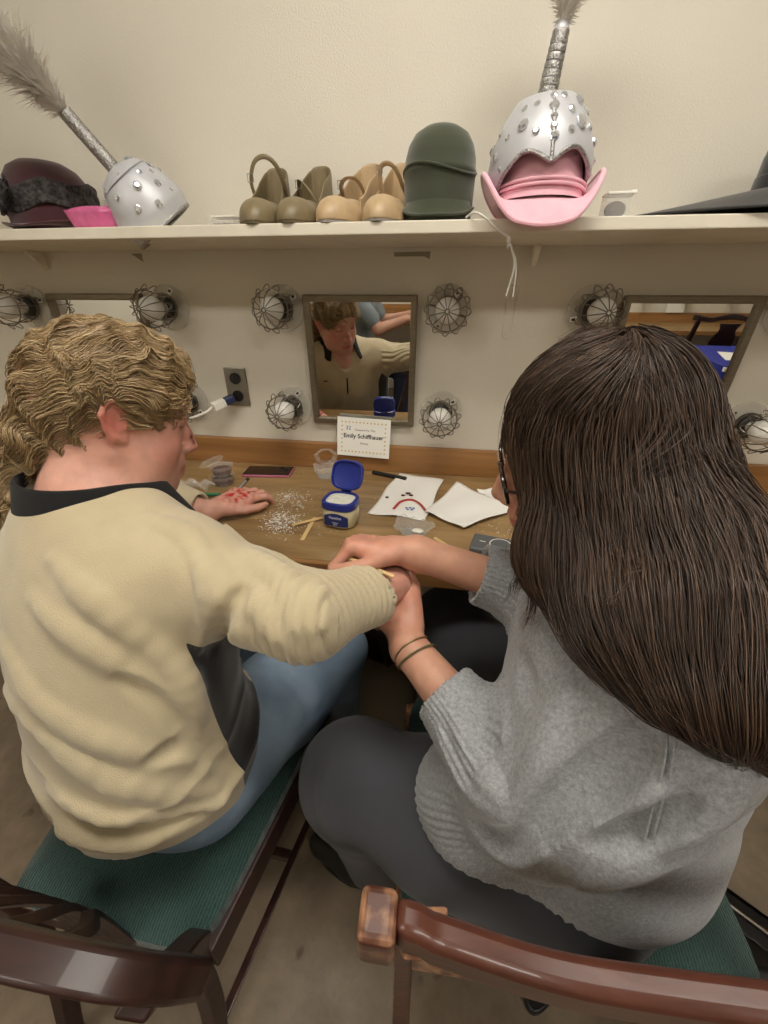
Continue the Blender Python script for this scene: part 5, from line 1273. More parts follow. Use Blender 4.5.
# keep the face and ears clear
for F_ in (HB, HB2):
    F_.ell(Wl(0, .118, -.045), V3(.080, .078, .102)*sL, HL, .012, True)
    for q in (-1, 1): F_.ell(Wl(q*.09, -.004, -.002), V3(.026, .022, .032)*sL, HL, .008, True); F_.ell(Wl(q*.085, .035, -.055), V3(.045, .060, .055)*sL, HL, .012, True)
M_blond = mat('blonde_hair', (170, 140, 100), rough=.42, spec=.6); attr_color(M_blond)
M_blondu = mat('blonde_hair_base', (112, 88, 60), rough=.7, n_scale=60, n_amt=.3, b_scale=120, b_str=.8, b_dist=.004)
hairL = cloth_mesh('hair', HB2, .0045, M_blondu, pL, lambda V, N: -.0045+0*V[:, 0])
rs = np.random.RandomState(2)
Vh, Qh = surface_nets(HB2, .006)
Xh = (Vh-hcL)@HL/sL
def gl(pts): return np.array(spline([Wl(*p) for p in pts], 16))
gd = []
for q in (-1, 1):
    gd += [gl([(q*.006, .085, .085), (q*.020, .04, .128), (q*.022, -.04, .132), (q*.012, -.10, .07), (0, -.13, 0), (0, -.13, -.05)]),
           gl([(q*.045, .080, .070), (q*.066, .03, .085), (q*.070, -.04, .070), (q*.045, -.11, .02), (0, -.13, -.04)]),
           gl([(q*.072, .055, .045), (q*.084, .02, .045), (q*.080, -.045, .025), (q*.045, -.11, -.02), (0, -.13, -.055)]),
           gl([(q*.080, .025, .020), (q*.085, -.025, .030), (q*.070, -.07, -.01), (q*.03, -.12, -.045)]),
           gl([(q*.068, -.040, -.05), (q*.05, -.08, -.06), (q*.01, -.12, -.07)])]
gd.append(np.array(spline(tail, 20)))
seed = Vh[rs.randint(0, len(Vh), 8500)]+rs.normal(0, .002, (8500, 3))
S = trace_hair(HB2, seed, gd, 30, .0042, sig=.020, down=.15, wob=.30, wobf=9., off=rs.uniform(-.0015, .0025, 8500)+.0022*Noise(61, 24, 30, 70)(seed), seed=4)
# springy curls: sideways wave along each strand, shared by neighbours
def curl(S, amp, wl, seed, clump=22.):
    n = S.shape[1]; t = np.gradient(S, axis=1); t /= np.maximum(np.linalg.norm(t, axis=2)[..., None], 1e-9); up = np.cross(t, V3(.2, .3, .9)); up /= np.maximum(np.linalg.norm(up, axis=2)[..., None], 1e-9); sd = np.cross(t, up)
    ss = np.linspace(0, 1, n)[None]*n; N1 = Noise(seed, 12, clump*.1, clump*.3); ph = N1(S[:, 0])*1.6; r = np.random.RandomState(seed); ph = ph+r.normal(0, .15, len(S)); wv = wl*(1+.12*N1(S[:, 1]))
    a = (2*pi*ss/wv[:, None]+ph[:, None]); env = np.minimum(1, ss/4)*amp*(1+.3*r.normal(size=(len(S), 1)))
    return S+up*(np.cos(a)*env)[..., None]+sd*(np.sin(a)*env)[..., None]
def waves(S, o, lam, amp, seed, rad=.5):
    n1, n2 = Noise(seed, 16, 5, 14), Noise(seed+1, 16, 14, 34); sh_ = S.shape; P = S.reshape(-1, 3); t = np.gradient(S, axis=1).reshape(-1, 3); t /= np.maximum(np.linalg.norm(t, axis=1)[:, None], 1e-9)
    g = HB2.grad(P); sd = np.cross(t, g); ph = 2*pi*np.linalg.norm(P-o, axis=1)/lam+1.7*n1(P)+.8*n2(P); am = amp*(1+.5*n2(P))
    return (P+sd*(np.cos(ph)*am)[:, None]+g*((np.sin(ph)*.5+.5)*am*rad*2)[:, None]).reshape(sh_)
S = waves(S, Wl(0, .12, .05), .030, .0042, 91, .7)
S = S+rs.normal(0, .0004, S.shape)
def hair_cols(n, cols, seed, sd=.12):
    r = np.random.RandomState(seed); c = np.array([lin(x) for x in cols]); k = r.randint(0, len(c), n); return c[k]*np.clip(1+r.normal(0, sd, (n, 1)), .5, 1.6)
fly = trace_hair(HB2, Vh[rs.randint(0, len(Vh), 260)], gd, 16, .0045, sig=.02, down=.1, wob=1.1, wobf=14., off=rs.uniform(.0, .003, 260), lift=rs.uniform(.002, .014, 260), seed=44)
strand_mesh('flyaway_hair', fly, .00022, M_blond, hairL, hair_cols(260, [(190, 168, 130)], 3, .1))
strand_mesh('hair_strands', S, rs.uniform(.00035, .0008, len(S)), M_blond, hairL, hair_cols(len(S), [(170, 146, 108), (158, 132, 94), (184, 160, 120), (142, 116, 82), (166, 140, 102)], 3, .08))
print('hairL', _time.time()-_t0)
# ---------------------------------------------------------------- person R: long brown hair, grey sweater, glasses
_t0 = _time.time()
hcR = V3(.408, -.712, 1.085); HR_ = headM(math.radians(-82), math.radians(14), math.radians(-11)); sR = .98
tf = math.radians(-66); TR = np.array([[math.cos(tf), math.sin(tf), 0], [-math.sin(tf), math.cos(tf), 0], [0, 0, 1.]])    # torso faces the other person
nL, eL2, wL2 = V3(.455, -.890, .905), V3(.345, -.895, .775), V3(.212, -.765, .818)      # near (left) arm
nR, eR2, wR2 = V3(.475, -.62, .925), V3(.445, -.690, .858), V3(.212, -.672, .914)       # far (right) arm
BR = Field(); WR = head_field(BR, hcR, HR_, sR)
BR.chain([WR(0, -.030, -.045), V3(.452, -.745, .965), V3(.462, -.755, .93)], [.052, .054, .07], .03)
BR.ell((.47, -.765, .85), (.160, .100, .145), TR, .05).ell((.478, -.79, .69), (.155, .115, .150), TR, .06).ell((.475, -.80, .57), (.155, .125, .10), TR, .06)
BR.cone(nL, nR, .045, None, .05)
BR.chain([nL, eL2, wL2], [.046, .036, .025], .02).chain([nR, eR2, wR2], [.046, .034, .0245], .02)
hN, kN, aN = V3(.42, -.86, .535), V3(.135, -.800, .540), V3(.16, -.74, .10)
hF, kF, aF = V3(.46, -.70, .535), V3(.290, -.395, .535), V3(.31, -.36, .10)
for a, b, c in ((hN, kN, aN), (hF, kF, aF)): BR.chain([a, b, c], [.080, .056, .036], .03); BR.chain([c, c+V3(-.06, .02, -.05), c+V3(-.12, .03, -.065)], [.034, .032, .024], .02)
# painting hand pinches a craft stick; other hand supports the wrist
dF = V3(-.96, -.06, .10)
hand_field(BR, wR2+dF/np.linalg.norm(dF)*.018, dF, (.05, .35, .93), 1, .93, curl=((.95, 1.45, .7), (1.1, 1.5, .8), (1.2, 1.5, .8), (1.25, 1.5, .8)), spread=.05, tp=[(.72, .62, -.30), (.93, .22, -.30), (.95, -.20, -.22)])
dN = V3(-.22, .62, .30)
hand_field(BR, wL2+dN/np.linalg.norm(dN)*.018, dN, (.35, -.30, -.85), -1, .93, curl=((.35, .7, .4), (.35, .75, .45), (.35, .8, .5), (.4, .8, .5)), spread=.07, tp=[(.55, .75, -.25), (.80, .35, -.50), (.85, .0, -.55)])
V, Q = surface_nets(BR, .0026); V = smooth_mesh(V, Q, 1, .35); X = (V-hcR)@HR_/sR
C = body_color(V, (192, 144, 120))
for q in (-1, 1):
    C = blend(C, .4*gauss(X, (q*.045, .065, -.030), .032), (206, 124, 110)); C = blend(C, .4*gauss(X, (q*.031, .090, .012), .012), (170, 108, 92))
    xq = X*[q, 1, 1]; bl = np.exp(-((xq[:, 2]-.030)/.0045)**2)*(xq[:, 0] > .014)*(xq[:, 0] < .05)*(xq[:, 1] > .05); C = blend(C, .8*bl, (60, 42, 32))
    la = np.exp(-((xq[:, 2]-.0015)/.0018)**2)*(np.abs(xq[:, 0]-.0315) < .0145)*(xq[:, 1] > .072); C = blend(C, .9*la, (50, 34, 30))
C = blend(C, .8*np.exp(-((X[:, 2]+.0685)/.0065)**2)*(np.abs(X[:, 0]) < .025)*(X[:, 1] > .085), (176, 92, 90))
for pt in (wR2+dF*.09, wL2+dN*.10): C = blend(C, .45*gauss(V, pt, .055), (206, 132, 116))
pR = thing('person', 'person with long brown hair and a grey sweater sitting at right, painting a wrist', 'person', (.47, -.80, 0))
npmesh('body', V, Q, M_skinR, pR, 180, C); print('bodyR', len(V), _time.time()-_t0)

# sweater
SR = Field()
SR.ell((.475, -.775, .855), (.200, .128, .150), TR, .05).ell((.492, -.785, .71), (.180, .142, .165), TR, .08).ell((.485, -.785, .63), (.180, .150, .105), TR, .08)
SR.chain([nL+V3(.0, 0, .01), V3(.462, -.755, .945), nR], [.066, .064, .064], .05)
SR.chain([nL, nL*.4+eL2*.6+V3(.02, -.01, -.01), eL2+V3(.012, -.01, -.015), eL2*.42+wL2*.58], [.074, .074, .064, .045], .03)
SR.chain([nR, eR2, eR2*.40+wR2*.60], [.070, .058, .046], .04)
baseR = SR.copy()
SR.ell(onD(478, 800, .555), (.085, .085, .10), None, .05)
baseR = SR.copy()
foldsA(SR, baseR, [([(660, 790), (600, 800), (545, 825), (520, 860)], .016, .007), ([(480, 640), (500, 690), (505, 740)], .016, .005), ([(455, 720), (480, 770), (515, 810)], .014, .006), ([(560, 700), (540, 760), (520, 815)], .018, .005),
    ([(700, 850), (640, 860), (580, 880)], .016, .005), ([(740, 770), (690, 820), (620, 850)], .018, .006), ([(440, 735), (470, 790), (520, 825)], .010, .004), ([(470, 610), (520, 612), (550, 640)], .012, .004)])
foldsA(SR, baseR, [([(640, 735), (605, 775), (560, 805), (525, 840)], .018, .010), ([(525, 840), (500, 850), (470, 830)], .014, .007), ([(500, 640), (520, 660), (530, 700)], .014, .005), ([(690, 800), (640, 830), (590, 845)], .010, .004)], sub=True)
SR.chain([V3(.452, -.745, .965), WR(0, -.03, -.045), WR(0, -.03, .03)], [.060, .066, .080], .008, True)
for e_, w_ in ((eL2+V3(.0, 0, -.0), wL2), (eR2, wR2)):
    d_ = (w_-e_)/np.linalg.norm(w_-e_); c_ = e_*.42+w_*.58; SR.cone(c_+d_*.082, c_+d_*.2, .085, None, .005, True); SR.cone(c_-d_*.03, w_, .034, .031, .004, True)
SR.plane((.45, -.9, .612), (.0, -.15, -1), .012); SR.ell((.475, -.79, .545), (.16, .14, .10), TR, .01, True)
fr1 = Noise(41, 30, 3, 8); fr2 = Noise(42, 30, 10, 20)
def dispR(V, N):
    L = (V-V3(.485, -.81, 0))@TR; ang = np.arctan2(L[:, 0], L[:, 1]); out = .0018*fr1(V)+.0006*fr2(V)
    nearb = np.ones(len(V))
    for e_, w_ in ((eL2, wL2), (eR2, wR2)):
        ln = np.linalg.norm(w_-e_); d_ = (w_-e_)/ln; t = (V-e_)@d_; rr_ = V-e_-t[:, None]*d_; dist = np.linalg.norm(rr_, axis=1)
        u_ = np.cross(d_, V3(0, 0, 1)); u_ /= np.linalg.norm(u_); v_ = np.cross(d_, u_); an = np.arctan2(rr_@v_, rr_@u_)
        m_ = (dist < .07)*np.clip((t-ln*.12)/.006, 0, 1)*(t < ln*.75); out = out*(1-m_)+m_*(-.002+.0018*np.sin(an*40)); nearb *= 1-(dist < .075)*(t > -.02)*(t < ln+.05)
    band = np.clip((HEM-V[:, 2]+.10*(np.cos(ang)-.2))/.006, 0, 1)*nearb*(L[:, 1] > -.2)
    hs = (V-HP0)@HD; hd = np.linalg.norm(V-HP0-hs[:, None]*HD, axis=1); hb_ = nearb*np.clip((.095-hd)/.004, 0, 1)*np.clip((hs+.01)/.01, 0, 1)*np.clip((HLn+.03-hs)/.02, 0, 1)*(V[:, 2] < .80)
    out = out+hb_*(.0016*np.sin(2*pi*hs/.0095)-.0012); band = band*(1-hb_)
    rib = .0018*np.sin(ang*84); return out+band*(rib-.001)
HEM = .665; HP0 = onD(418, 705, .57); HP1 = onD(486, 895, .52); HLn = np.linalg.norm(HP1-HP0); HD = (HP1-HP0)/HLn
cloth_mesh('grey_sweater', SR, .0034, M_grey, pR, dispR); print('sweater', _time.time()-_t0)
b = MB()
P = [baseR.hit(u, v) for u, v in ((676, 712), (672, 760), (662, 800), (652, 840))]; P = [p for p in P if p is not None]
if len(P) > 2: b.tube([Vector(p) for p in spline(P, 24)], .0016, 6)
P = [baseR.hit(u, v) for u, v in ((668, 712), (664, 760), (654, 800), (644, 840))]; P = [p for p in P if p is not None]
if len(P) > 2: b.tube([Vector(p) for p in spline(P, 24)], .0014, 6)
if b.v: b.build('shoulder_seam', M_grey, pR)

# trousers
TRS = Field(); TRS.ell((.475, -.80, .553), (.170, .145, .103), TR, .04)
TRS.chain([hN+V3(0, -.015, 0), hN*.5+kN*.5, kN, aN+V3(0, 0, .02)], [.102, .096, .082, .070], .04).chain([hF, hF*.5+kF*.5, kF, aF+V3(0, 0, .02)], [.100, .092, .080, .070], .04)
for c_ in (aN, aF): TRS.cone(c_+V3(0, 0, -.04), c_+V3(0, 0, -.12), .08, None, .004, True)
bT = TRS.copy(); folds(TRS, bT, [([(330, 850), (345, 870), (375, 880)], .008, .003), ([(330, 760), (325, 800), (335, 840)], .012, .003)])
tn = Noise(51, 30, 3, 8); cloth_mesh('trousers', TRS, .0048, M_pants, pR, lambda V, N: .0018*tn(V))
shoe_pair(pR, [aN, aF], [(-1, .25, 0), (-.9, .3, 0)], M_shoeb, M_shoeb)

# bracelet and hair tie on the near wrist
M_gold2 = mat('thin_chain', (170, 150, 110), rough=.3, metal=.9)
dW = (wL2-eL2)/np.linalg.norm(wL2-eL2); c_ = wL2-dW*.006; Fb = frame(c_, tuple(dW))
b = MB(); b.tube([(.0285*math.cos(2*pi*k/40), .0285*math.sin(2*pi*k/40), .002*math.sin(4*pi*k/40)) for k in range(40)], .0011, 6, Fb, closed=True)
tag(b.build('bracelet', M_gold2), 'thin chain bracelet on the wrist of the grey sweatered person', 'bracelet')
b = MB(); Fb = frame(c_-dW*.012, tuple(dW+V3(.15, 0, .1))); b.tube([(.0295*math.cos(2*pi*k/40), .0295*math.sin(2*pi*k/40), 0) for k in range(40)], .0014, 6, Fb, closed=True)
tag(b.build('hair_tie', mat('olive_band', (92, 86, 60), rough=.8)), 'thin olive hair tie beside the chain bracelet on the wrist', 'hair tie')
s0 = onD(346, 557, .572); s1 = onD(394, 577, .548)
stick(tuple(s0), tuple(s1), 'wooden craft stick held in the painting hand of the grey sweatered person', w=.006, t=.003)

# glasses
M_gl = mat('tortoise_frame', (38, 26, 22), rough=.25, coat=.5)
gt = thing('eyeglasses', 'dark thick framed eyeglasses on the brown haired person', 'glasses', tuple(WR(0, .1, .01)))
for q in (-1, 1):
    F_ = frame(WR(q*.034, .099, .006), tuple(HR_@V3(q*.10, 1, -.08)), tuple(HR_[:, 0])); b = MB()
    pts = []
    for k in range(36):
        a = 2*pi*k/36; e = 1/((abs(math.cos(a))**3+abs(math.sin(a))**3)**(1/3)); pts.append((.0245*e*math.cos(a), .0185*e*math.sin(a)*1.0, 0))
    b.tube(pts, .0022, 8, F_, closed=True); b.build('rim', M_gl, gt)
    b = MB(); b.prism([(x*.97, y*.97) for x, y, z in pts], -.0006, .0006, F_); b.build('lens', M_clear, gt)
    b = MB(); b.tube(spline([WR(q*.059, .096, .012), WR(q*.078, .06, .014), WR(q*.081, .01, .012), WR(q*.080, -.02, -.006)], 14), .0019, 6); b.build('temple', M_gl, gt)
b = MB(); b.tube([WR(-.009, .101, .010), WR(0, .105, .013), WR(.009, .101, .010)], .0022, 6); b.build('bridge', M_gl, gt)

# ---- long brown hair
HH = Field(); W = WR
def LP(u, v, d, lift=.012):
    h_ = SR.hit(u, v)
    if h_ is not None: d = min(d, float((h_-CP)@AF)-lift*.6)
    return onD(u, v, d)
HH.ell(W(0, -.005, .043), V3(.088, .0985, .0975)*sR, HR_, .02)
HH.chain([W(-.02, -.030, .0), onD(640, 490, .41), LP(678, 560, .38, .05), LP(705, 625, .37, .04), LP(742, 690, .37, .03), LP(775, 742, .37, .02)], [.066, .061, .062, .050, .034, .018], .035)
HH.chain([W(-.060, .020, .0), W(-.070, .015, -.07), LP(572, 555, .415, .03), LP(620, 630, .375, .025), LP(665, 690, .35, .018)], [.046, .046, .040, .032, .016], .04)
HH.chain([W(.055, .02, .0), W(.070, .0, -.09), V3(.47, -.64, .93)], [.045, .045, .03], .04)
HH.ell(W(.0, .135, -.040), V3(.062, .060, .095)*sR, HR_, .015, True)
M_brun = mat('brown_hair', (70, 52, 42), rough=.38, spec=.6); attr_color(M_brun)
M_brunu = mat('brown_hair_base', (44, 33, 27), rough=.6, n_scale=60, n_amt=.3, b_scale=100, b_str=.6, b_dist=.004, stretch=(1, 1, .2))
hairR = cloth_mesh('hair', HH, .0050, M_brunu, pR, lambda V, N: -.006+0*V[:, 0])
gpx = [[(640, 338), (590, 352), (545, 385), (512, 425), (520, 470), (530, 530), (540, 600)], [(630, 342), (585, 375), (560, 430), (560, 500), (565, 570), (600, 640), (655, 700)],
       [(645, 342), (625, 400), (610, 470), (612, 540), (640, 610), (690, 690)], [(655, 345), (660, 400), (665, 470), (680, 550), (715, 640), (750, 720)],
       [(670, 350), (700, 410), (715, 480), (735, 560), (762, 650)], [(680, 355), (730, 440), (755, 520), (775, 600)]]
gd = []
for g in gpx:
    P = [HH.hit(u, v) for u, v in g]; P = [p for p in P if p is not None]
    if len(P) > 2: gd.append(np.array(spline(P, 24)))
for q in (-1, 1):
    gd.append(np.array(spline([W(*p) for p in [(q*.01, .06, .13), (q*.045, .075, .10), (q*.075, .07, .05), (q*.085, .05, 0), (q*.088, .03, -.06)]], 20)))
    gd.append(np.array(spline([W(*p) for p in [(q*.01, -.04, .145), (q*.05, -.08, .10), (q*.07, -.11, .03), (q*.06, -.13, -.05)]], 20)))
Vh, Qh = surface_nets(HH, .007); rs = np.random.RandomState(9)
wgt = np.clip((Vh[:, 2]-.80)/.3, .15, 1)+5*np.exp(-((Vh-W(0, .0, .14))**2).sum(1)/.05**2); Ns = 8500; seed = Vh[rs.choice(len(Vh), Ns, p=wgt/wgt.sum())]+rs.normal(0, .003, (Ns, 3))
clump = Noise(77, 16, 8, 26)(seed*[1, 1, .35]); S = trace_hair(HH, seed, gd, 42, .0062, sig=.026, down=.35, wob=.16, wobf=5., off=rs.uniform(-.003, .004, Ns)+.0030*clump, seed=12)
S = curl(S, .0016, 17., 16)
colr = [(72, 54, 42), (58, 43, 34), (88, 68, 54), (48, 36, 30), (86, 67, 53), (66, 50, 40)]
strand_mesh('hair_strands', S, rs.uniform(.0003, .00065, Ns), M_brun, hairR, hair_cols(Ns, colr, 5, .14))
# hanging locks with free tips
fly = trace_hair(HH, Vh[rs.choice(len(Vh), 420, p=wgt/wgt.sum())], gd, 24, .0055, sig=.03, down=.25, wob=.7, wobf=10., off=rs.uniform(.0, .002, 420), lift=rs.uniform(.002, .018, 420), seed=45)
strand_mesh('flyaway_hair', fly, .00022, M_brun, hairR, hair_cols(420, [(84, 66, 54)], 3, .1))
locks = [([(560, 520, .40), (548, 570, .40), (535, 600, .41), (524, 632, .42)], 40, .006), ([(575, 540, .395), (572, 600, .375), (600, 660, .352), (652, 705, .345)], 110, .012), ([(600, 560, .385), (612, 625, .36), (645, 685, .342), (692, 724, .34)], 160, .014),
         ([(640, 590, .37), (665, 650, .345), (700, 700, .335), (745, 742, .335)], 160, .016), ([(690, 600, .37), (715, 660, .35), (745, 715, .34), (770, 765, .34)], 160, .016), ([(720, 560, .39), (745, 640, .37), (768, 700, .36), (790, 760, .36)], 120, .016), ([(530, 500, .42), (527, 540, .42), (520, 580, .42), (508, 602, .43)], 26, .006)]
LS = []
for pts, k, sp in locks:
    C0 = np.array(spline([LP(*p) for p in pts], 42)); n_ = 42; o1 = rs.normal(0, 1, (k, 3)); o2 = rs.normal(0, 1, (k, 3)); t_ = np.linspace(0, 1, n_)[None, :, None]
    cut = rs.uniform(.62, 1.0, k); idx = (np.linspace(0, 1, n_)[None]*cut[:, None])*(n_-1); i0 = np.minimum(idx.astype(int), n_-2); fr = (idx-i0)[..., None]
    B_ = C0[i0]*(1-fr)+C0[i0+1]*fr; LS.append(B_+o1[:, None]*sp*(1-t_*.75)+o2[:, None]*sp*.35*t_)
LS = curl(np.concatenate(LS), .0018, 19., 18)
strand_mesh('hair_locks', LS, rs.uniform(.0003, .0006, len(LS)), M_brun, hairR, hair_cols(len(LS), colr, 6, .14))
print('hairR', _time.time()-_t0)
# ================================================================ rest of the room, seen in the mirrors
M_cloth = mat('blue_tablecloth', (40, 48, 140), rough=.85, n_scale=12, n_amt=.1)
tb = thing('table', 'folding table under a dark blue cloth, reflected in the right mirror', 'table', (2.3, -1.95, 0))
MB().box((2.3, -1.95, .735), (.86, .66, .025)).build('tabletop', M_white, tb, smooth=0, bevel=.003)
for sx in (-1, 1):
    for sy in (-1, 1):
        b = MB(); b.tube([(2.3+sx*.38, -1.95+sy*.28, .725), (2.3+sx*.38, -1.95+sy*.28, 0)], .014, 10); b.build('leg', M_steel, tb)
def drape(u, v):
    a = 2*pi*u; e = 1/((abs(math.cos(a))**14+abs(math.sin(a))**14)**(1/14)); f = .008*math.sin(a*17)*v+.006*math.sin(a*31+1)*v
    return (2.3+(.44*e)*math.cos(a)*(1+f+.02*v), -1.95+(.34*e)*math.sin(a)*(1+f+.02*v), .752-.66*v)
b = MB(); b.grid(drape, 160, 14, cu=True); b.prism([drape(k/160, 0)[:2] for k in range(160)], .7505, .7535)
tag(b.build('tablecloth', M_cloth, smooth=40), 'dark blue cloth draped over the table reflected in the right mirror', 'tablecloth')
for (x, y, w, h, a, l) in ((2.1, -1.9, .21, .28, .3, 'white paper sheet on the blue cloth, nearer the mirrors'), (2.4, -2.05, .3, .22, -.2, 'wide white paper sheet on the blue cloth, farther from the mirrors')):
    o = MB().box((0, 0, 0), (w, h, .001)).build('paper_sheet', M_card, smooth=0); o.location = (x, y, .7555); o.rotation_euler = (0, 0, a); tag(o, l, 'paper')
cn = thing('bottle', 'small white bottle on the blue covered table', 'bottle', (2.52, -1.85, .7535))
b = MB(); b.lathe([(0, 0), (.028, 0), (.03, .01), (.03, .11), (.02, .13), (0, .13)], 24, T(2.52, -1.85, .7545)); b.build('bottle_body', M_wplas, cn)
b = MB(); b.lathe([(0, 0), (.014, 0), (.014, .03), (0, .03)], 20, T(2.52, -1.85, .8835)); b.build('cap', M_wplas, cn)
chair(2.28, -2.55, math.radians(184), 'dark wood chair at the opposite counter, its vase splat reflected in the right mirror', M_dwood, 'yoke', wb=.44, wf=.5, dp=.40, top=.93, lean=.09, wtop=.46)
# opposite wall stations
o = mirror(1.62, 'framed mirror on the opposite wall above the far counter', yw=YB, s=1)
for x, l in ((2.0, 'caged lamp on the opposite wall, nearest the opposite mirror'), (2.34, 'caged lamp on the opposite wall, second from the opposite mirror'), (2.7, 'caged lamp on the opposite wall, farthest from the opposite mirror')):
    cage_lamp((x, YB, 1.0), l, spin=x, s=1)
cd2 = MB().box((2.28, YB+.034, .905), (.15, .004, .11)).build('name_card', M_card, smooth=0); tag(cd2, 'white card standing on the opposite backsplash between the caged lamps', 'card')

# third person, reflected in the middle mirror
th = thing('person', 'person in a grey tee and navy jeans with back turned, reflected in the middle mirror', 'person', (-.50, -2.2, 0))
hc3 = V3(-.34, -2.17, 1.20); H3 = headM(math.radians(100), math.radians(30), 0)
B3 = Field(); W3 = head_field(B3, hc3, H3, .95)
T3 = np.array([[0, 1, 0], [-1, 0, 0], [0, 0, 1.]])
B3.chain([W3(0, -.03, -.045), V3(-.41, -2.19, 1.06)], [.052, .055], .03)
B3.ell((-.44, -2.19, .93), (.16, .10, .16), T3, .05).ell((-.50, -2.19, .75), (.15, .11, .16), T3, .06).ell((-.53, -2.19, .58), (.15, .13, .10), T3, .06)
s3a, s3b = V3(-.42, -2.02, 1.01), V3(-.42, -2.36, 1.01)
e3a, w3a = V3(-.28, -1.99, .84), V3(-.08, -2.08, .90); e3b, w3b = V3(-.30, -2.40, .84), V3(-.08, -2.28, .90)
for s_, e_, w_, sd in ((s3a, e3a, w3a, -1), (s3b, e3b, w3b, 1)):
    B3.chain([s_, e_, w_], [.05, .040, .028], .02); hand_field(B3, w_+V3(.01, 0, 0), V3(1, 0, -.1), V3(0, 0, 1), sd, .95, curl=(.5, .5, .55, .6))
for sy in (-1, 1): B3.chain([V3(-.50, -2.19+sy*.09, .55), V3(-.10, -2.19+sy*.12, .56), V3(-.12, -2.19+sy*.12, .10), V3(-.02, -2.19+sy*.12, .04)], [.08, .055, .036, .028], .03)
V, Q = surface_nets(B3, .006); npmesh('body', V, Q, M_skinR, th, 180, body_color(V, (198, 150, 128)))
G3 = Field(); G3.ell((-.445, -2.19, .93), (.20, .13, .17), T3, .05).ell((-.505, -2.19, .75), (.19, .145, .17), T3, .07).ell((-.53, -2.19, .63), (.185, .15, .09), T3, .06)
for s_, e_ in ((s3a, e3a), (s3b, e3b)): G3.cone(s_, s_*.35+e_*.65, .068, .062, .05)
G3.cone(V3(-.41, -2.19, 1.08), V3(-.38, -2.18, 1.14), .062, .08, .01, True)
cloth_mesh('grey_tee', G3, .007, mat('grey_tee_fabric', (128, 136, 142), rough=.9), th, lambda V, N: .003*fr1(V))
J3 = Field(); J3.ell((-.53, -2.19, .56), (.18, .15, .11), T3, .04)
for sy in (-1, 1): J3.chain([V3(-.50, -2.19+sy*.09, .55), V3(-.10, -2.19+sy*.12, .56), V3(-.12, -2.19+sy*.12, .12)], [.095, .075, .06], .03)
cloth_mesh('navy_jeans', J3, .008, mat('navy_denim', (34, 40, 62), rough=.85), th, lambda V, N: .002*fr1(V))
shoe_pair(th, [V3(-.12, -2.07, .1), V3(-.12, -2.31, .1)], [(1, 0, 0), (1, 0, 0)], M_shoeb, M_snk)
K3 = Field(); K3.ell(W3(0, -.02, .045), V3(.086, .105, .094), H3, .02); K3.ell(W3(0, -.09, .02), V3(.04, .05, .04), H3, .03); K3.ell(W3(0, .12, -.03), V3(.08, .085, .1), H3, .01, True)
cloth_mesh('hair', K3, .007, M_brunu, th, lambda V, N: .002*fr2(V))
chair(-.72, -2.19, math.radians(-90), 'dark wood chair under the person in the grey tee, behind the camera', M_dwood, 'yoke', wb=.44, wf=.5, dp=.42, top=.9, lean=.09, wtop=.46)
M_yel = mat('yellow_fabric', (222, 212, 92), rough=.9, b_scale=60, b_str=.8, b_dist=.01)
Y = Field(); rr = random.Random(3)
for k in range(9): Y.ell((.06+rr.uniform(-.05, .06), -2.18+rr.uniform(-.10, .10), .90+rr.uniform(-.05, .05)), (rr.uniform(.03, .05),)*3, None, .012)
V, Q = surface_nets(Y, .007); V = V+vnormals(V, Q)*(.006*Noise(5, 20, 8, 20)(V))[:, None]
tag(npmesh('fabric_bundle', V, Q, M_yel), 'bunched yellow fabric held by the person in the grey tee, seen in the middle mirror', 'fabric')

# ---------------------------------------------------------------- floor things under and beside the chairs
M_canvas = mat('khaki_canvas', (122, 110, 88), rough=.9, b_scale=300, b_str=.3)
bg = thing('tote_bag', 'khaki canvas tote bag slumped on the floor under the counter', 'bag', (.06, -.33, 0))
b = MB()
def bag(u, v):
    a = 2*pi*u; e = 1/((abs(math.cos(a))**3.5+abs(math.sin(a))**3.5)**(1/3.5)); r = 1-.22*v*v+.05*math.sin(3*a+4*v)
    return (.06+.15*e*math.cos(a)*r, -.33+.085*e*math.sin(a)*r*(1-.3*v), .005+.34*v+.02*math.sin(2*a)*v)
b.grid(bag, 64, 14, cu=True); b.prism([bag(k/32, 0)[:2] for k in range(32)], .0, .006); b.build('bag_body', M_canvas, bg, solid=.004, sub=1)
for sy in (-1, 1):
    b = MB(); b.tube([Vector(p) for p in spline([(-.01, -.33+sy*.045, .30), (.0, -.33+sy*.06, .42), (.06, -.33+sy*.05, .46), (.12, -.33+sy*.06, .42), (.13, -.33+sy*.045, .30)], 24)], [(.003, .011)]*24, 6, flat=(0, 1, 0)); b.build('handle', mat('dark_strap', (46, 38, 32), rough=.8), bg)
M_leath = mat('black_leather', (24, 23, 23), rough=.35, b_scale=90, b_str=.4)
M_chr = mat('chrome', (200, 200, 200), rough=.15, metal=1.)
hb = thing('handbag', 'black leather bag with chrome zips on the floor right of the reddish chair', 'bag', (.86, -.76, 0), math.radians(-35))
def hbg(u, v):
    a = 2*pi*u; e = 1/((abs(math.cos(a))**4+abs(math.sin(a))**4)**.25); r = 1-.15*v**3; return (.15*e*math.cos(a)*r, .065*e*math.sin(a)*(1-.5*v*v), .003+.21*v)
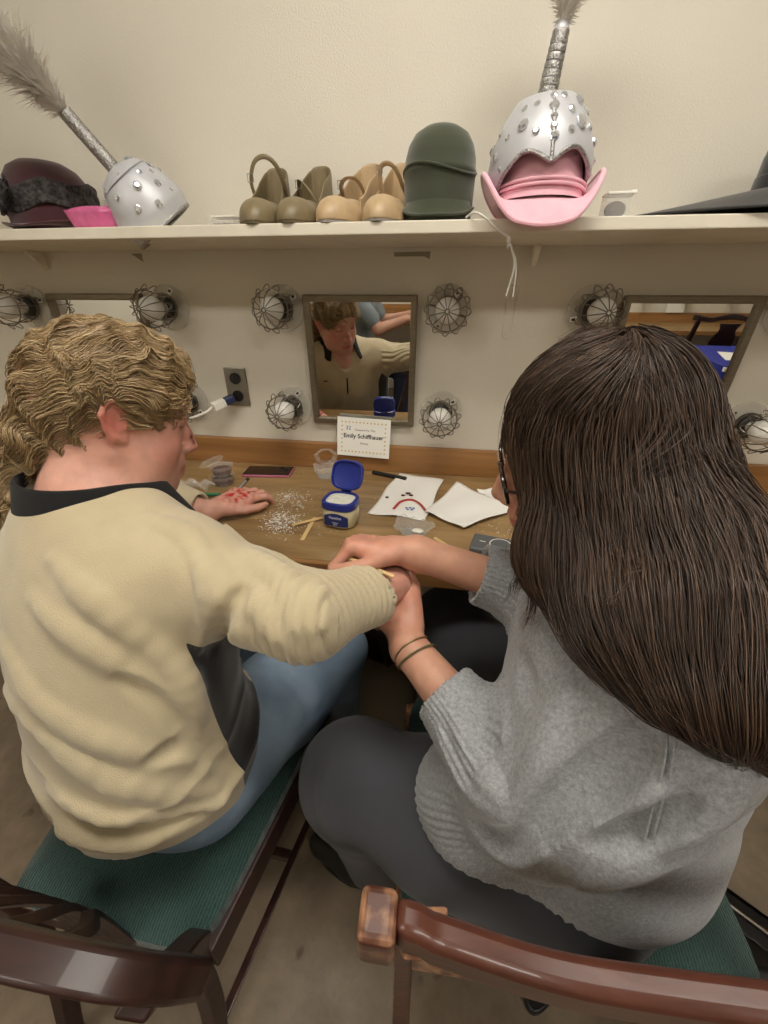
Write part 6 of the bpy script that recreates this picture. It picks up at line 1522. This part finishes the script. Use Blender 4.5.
b = MB(); b.grid(hbg, 64, 14, cu=True); b.prism([hbg(k/32, 0)[:2] for k in range(32)], 0, .005); b.prism([hbg(k/32, 1)[:2] for k in range(32)], .205, .2135); b.build('bag_body', M_leath, hb, sub=1, world=False)
b = MB(); b.tube([(-.11, 0, .2165), (.11, 0, .2165)], .0045, 8); b.build('top_zip', M_chr, hb, world=False)
b = MB(); b.tube([(-.10, -.052, .17), (.02, -.053, .17)], .004, 8); b.build('side_zip', M_chr, hb, world=False)
for sx in (-1, 1):
    b = MB(); b.tube([(sx*.12+.016*math.cos(2*pi*k/20), 0, .225+.016*math.sin(2*pi*k/20)) for k in range(20)], .0028, 6, closed=True); b.build('ring', M_chr, hb, world=False)
b = MB(); b.tube([Vector(p) for p in spline([(-.12, 0, .225), (-.10, -.03, .27), (0, -.10, .235), (.10, -.03, .27), (.12, 0, .225)], 30)], [(.003, .010)]*30, 6, flat=(0, 0, 1)); b.build('strap', M_leath, hb, world=False)
bb = thing('sandal', 'black buckled sandal on the floor beneath the reddish chair', 'shoe', (.55, -.80, 0), math.radians(150))
b = MB(); b.prism([(.038*math.sin(2*pi*k/30)*(1.0 if math.cos(2*pi*k/30) > 0 else .8), .12*math.cos(2*pi*k/30)) for k in range(30)], 0, .022); b.build('sole', M_shoeb, bb, bevel=.004, world=False)
for y_, h_ in ((.06, .045), (.0, .055), (-.07, .07)):
    b = MB(); b.tube([(.036*math.cos(pi*k/16), y_, .018+h_*math.sin(pi*k/16)) for k in range(17)], [(.002, .009)]*17, 6, flat=(1, 0, 0)); b.build('strap', M_leath, bb, world=False)
    b = MB(); b.tube([(.030+x*.006, y_+z*.009, .018+h_*.62+x*-.004) for x, z in ((-1, -1), (1, -1), (1, 1), (-1, 1))], .0014, 6, closed=True); b.build('buckle', M_chr, bb, world=False)
# ================================================================ light & colour
w = bpy.data.worlds.new('world'); scene.world = w; w.use_nodes = True
w.node_tree.nodes['Background'].inputs[0].default_value = (.8, .82, .85, 1); w.node_tree.nodes['Background'].inputs[1].default_value = .05
vs = scene.view_settings; vs.view_transform = 'Standard'; vs.look = 'None'; vs.gamma = 1; vs.exposure = 1.6; vs.use_curve_mapping = False
